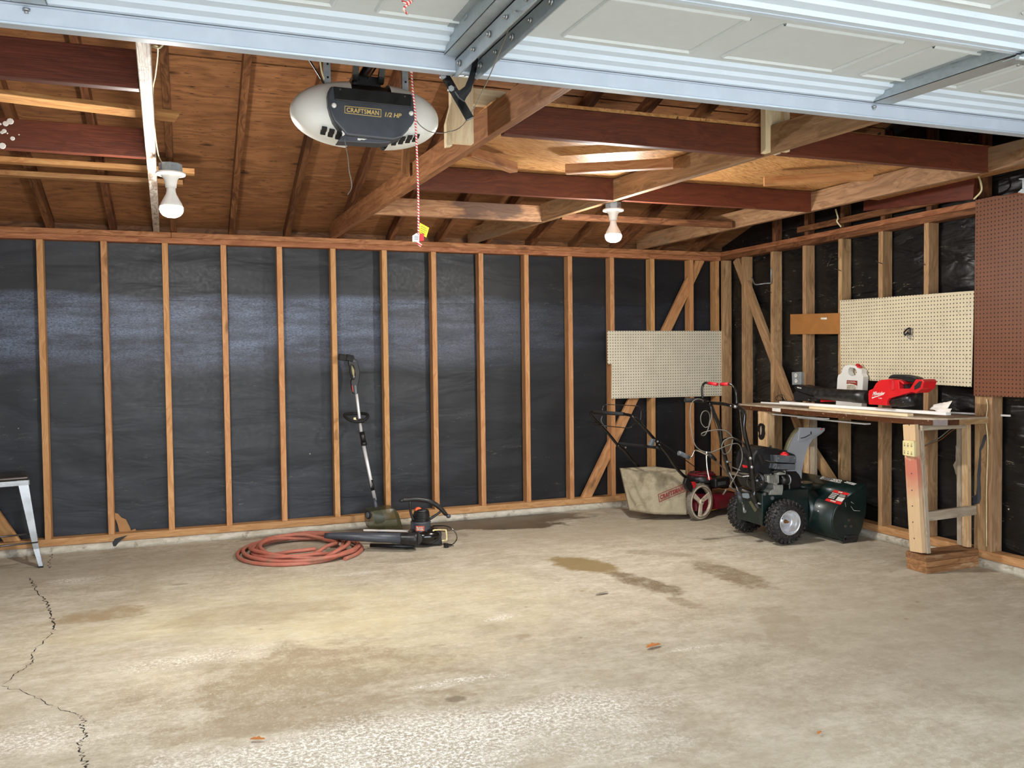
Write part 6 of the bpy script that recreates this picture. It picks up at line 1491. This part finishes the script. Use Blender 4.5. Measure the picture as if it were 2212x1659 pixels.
build('shift_panel', G().prism([z3(680,1375,yF), z3(700,1375,yF), z3(975,1415,yN+.02), z3(985,1440,yN+.02), z3(890,1450,yN+.04), z3(680,1410,yF)], (.0,0,-.006)), MT['chrome'], sw)
build('panel_rod', G().tube([z3(690,1300,yF), z3(860,1370,yN+.05)], .004, 8), MT['zinc'], sw)
build('shift_knob', G().prism([z3(905,1290,yN+.02), z3(960,1300,yN+.02), z3(965,1335,yN+.02), z3(915,1330,yN+.02)][::-1], (0,.02,0)), MT['red'], sw, bevel=.003); build('shift_bracket', G().prism([z3(890,1345,yN+.02), z3(975,1345,yN+.02), z3(985,1400,yN+.02), z3(890,1390,yN+.02)][::-1], (0,.03,0)), MT['black'], sw)
for p in ((670,1245), (725,1250)): pass
build('hinge_bolt', G().tube([z3(665,1240,yF-.02), z3(725,1252,yF-.02)], .006, 8).ball(z3(672,1242,yF-.02), .011, 10), MT['zinc'], sw)
# chute crank
yC = -1.62
ck = build('chute_crank', G().tube([z3(130,1190,yC), z3(160,1175,yC), z3(185,1110,yC), z3(210,1080,yC), z3(250,1085,yC), z3(330,1120,yC), z3(410,1155,yC)], .0055, 8, sm=4), MT['chrome'], sw)
build('crank_grip', G().tube([z3(-30,1120,yC), z3(0,1125,yC), z3(60,1155,yC), z3(120,1188,yC)], .016, 12), MT['grey_box'], ck)
build('crank_sleeve', G().tube([z3(405,1135,yC), z3(440,1160,yC), z3(505,1220,yC)], [.014,.016,.011], 12), MT['black'], ck)
build('crank_rod', G().tube([z3(505,1215,yC), z3(560,1280,yC), z3(740,1500,yC), z3(830,1640,yC), z2(545,1165,yC)], .005, 8), MT['nail'], ck)
build('shift_rod', G().tube([z3(700,1400,yC), z3(800,1600,yC), z2(520,1210,-1.70)], .004, 8), MT['zinc'], sw); build('shift_rod', G().tube([z3(650,1650,-1.55), z2(340,1110,-1.5)], .006, 8), MT['zinc'], sw)
# looping cables
def loopc(pts, y0, y1, r=.0042, mat='cable_grey'):
    n = len(pts); return build('control_cable', G().tube([z3(x, y, lerp(y0, y1, i/(n-1))) for i, (x, y) in enumerate(pts)], r, 8, sm=5), MT[mat], sw)
loopc([(330,365), (270,345), (210,355), (160,410), (140,520), (140,680), (160,800), (180,920), (220,1020), (290,1080), (370,1105), (450,1105), (560,1060), (700,1000), (820,985), (870,1060), (885,1180), (850,1320), (780,1460), (700,1600)], -1.46, -1.72, .0038)
loopc([(430,430), (450,560), (420,700), (390,790), (350,860), (310,865), (300,845), (330,825), (420,800), (560,785), (660,810), (730,870), (745,950), (710,1080), (660,1130), (610,1120), (590,1040), (620,950), (700,905), (760,900)], -1.44, -1.66)
loopc([(390,790), (410,700), (420,620), (410,550), (370,515), (320,530), (290,600), (300,690), (350,750), (400,740)], -1.44, -1.5, .0035)
loopc([(440,450), (470,620), (530,800), (560,920), (600,1100), (680,1250)], -1.46, -1.46, .003, 'black')
loopc([(850,500), (860,620), (880,800), (900,900)], -1.74, -1.74, .0025)
build('zip_tie', G().tube([z3(375,1098,-1.60), z3(372,1200,-1.60), z3(385,1350,-1.60), z3(415,1505,-1.60)], .0045, 6, sm=4, flat=.5), MT['white_p'], sw)
# gear and linkage clutter at the back of the tractor box
for (a, b, r, m_) in (((470,1090), (505,1180), .015, 'dark_grey'), ((520,1200), (530,1270), .008, 'zinc'), ((640,1185), (680,1200), .007, 'zinc'), ((505,1070), (590,1100), .010, 'nail'), ((600,1090), (640,1080), .009, 'dark_grey'), ((400,1040), (470,1090), .006, 'nail')):
    build('linkage', G().tube([z2(*a, -1.70), z2(*b, -1.72)], r, 8), MT[m_], sw)
build('linkage_plate', G().prism([z2(*p, -1.72) for p in ((515,1105), (570,1100), (580,1140), (560,1150), (520,1140))][::-1], (0,.01,0)), MT['galv'], sw)
build('rear_pin', G().cyl(z2(527,1262,-1.70), z2(540,1262,-1.70), .012, 12), MT['galv'], sw)
build('tag_plate', G().prism([z2(*p, -1.755) for p in ((570,1180), (590,1168), (645,1250), (625,1270))][::-1], (0,.003,0)), MT['olive'], sw, bevel=.001)
# ------------------------------------------------------------------ light
w = bpy.data.worlds.new('sky'); scene.world = w; w.use_nodes = True; nt = w.node_tree; bg = nt.nodes['Background']
bg.inputs[0].default_value = (.86, .93, 1., 1); bg.inputs[1].default_value = 2.5
scene.view_settings.exposure = 1.48
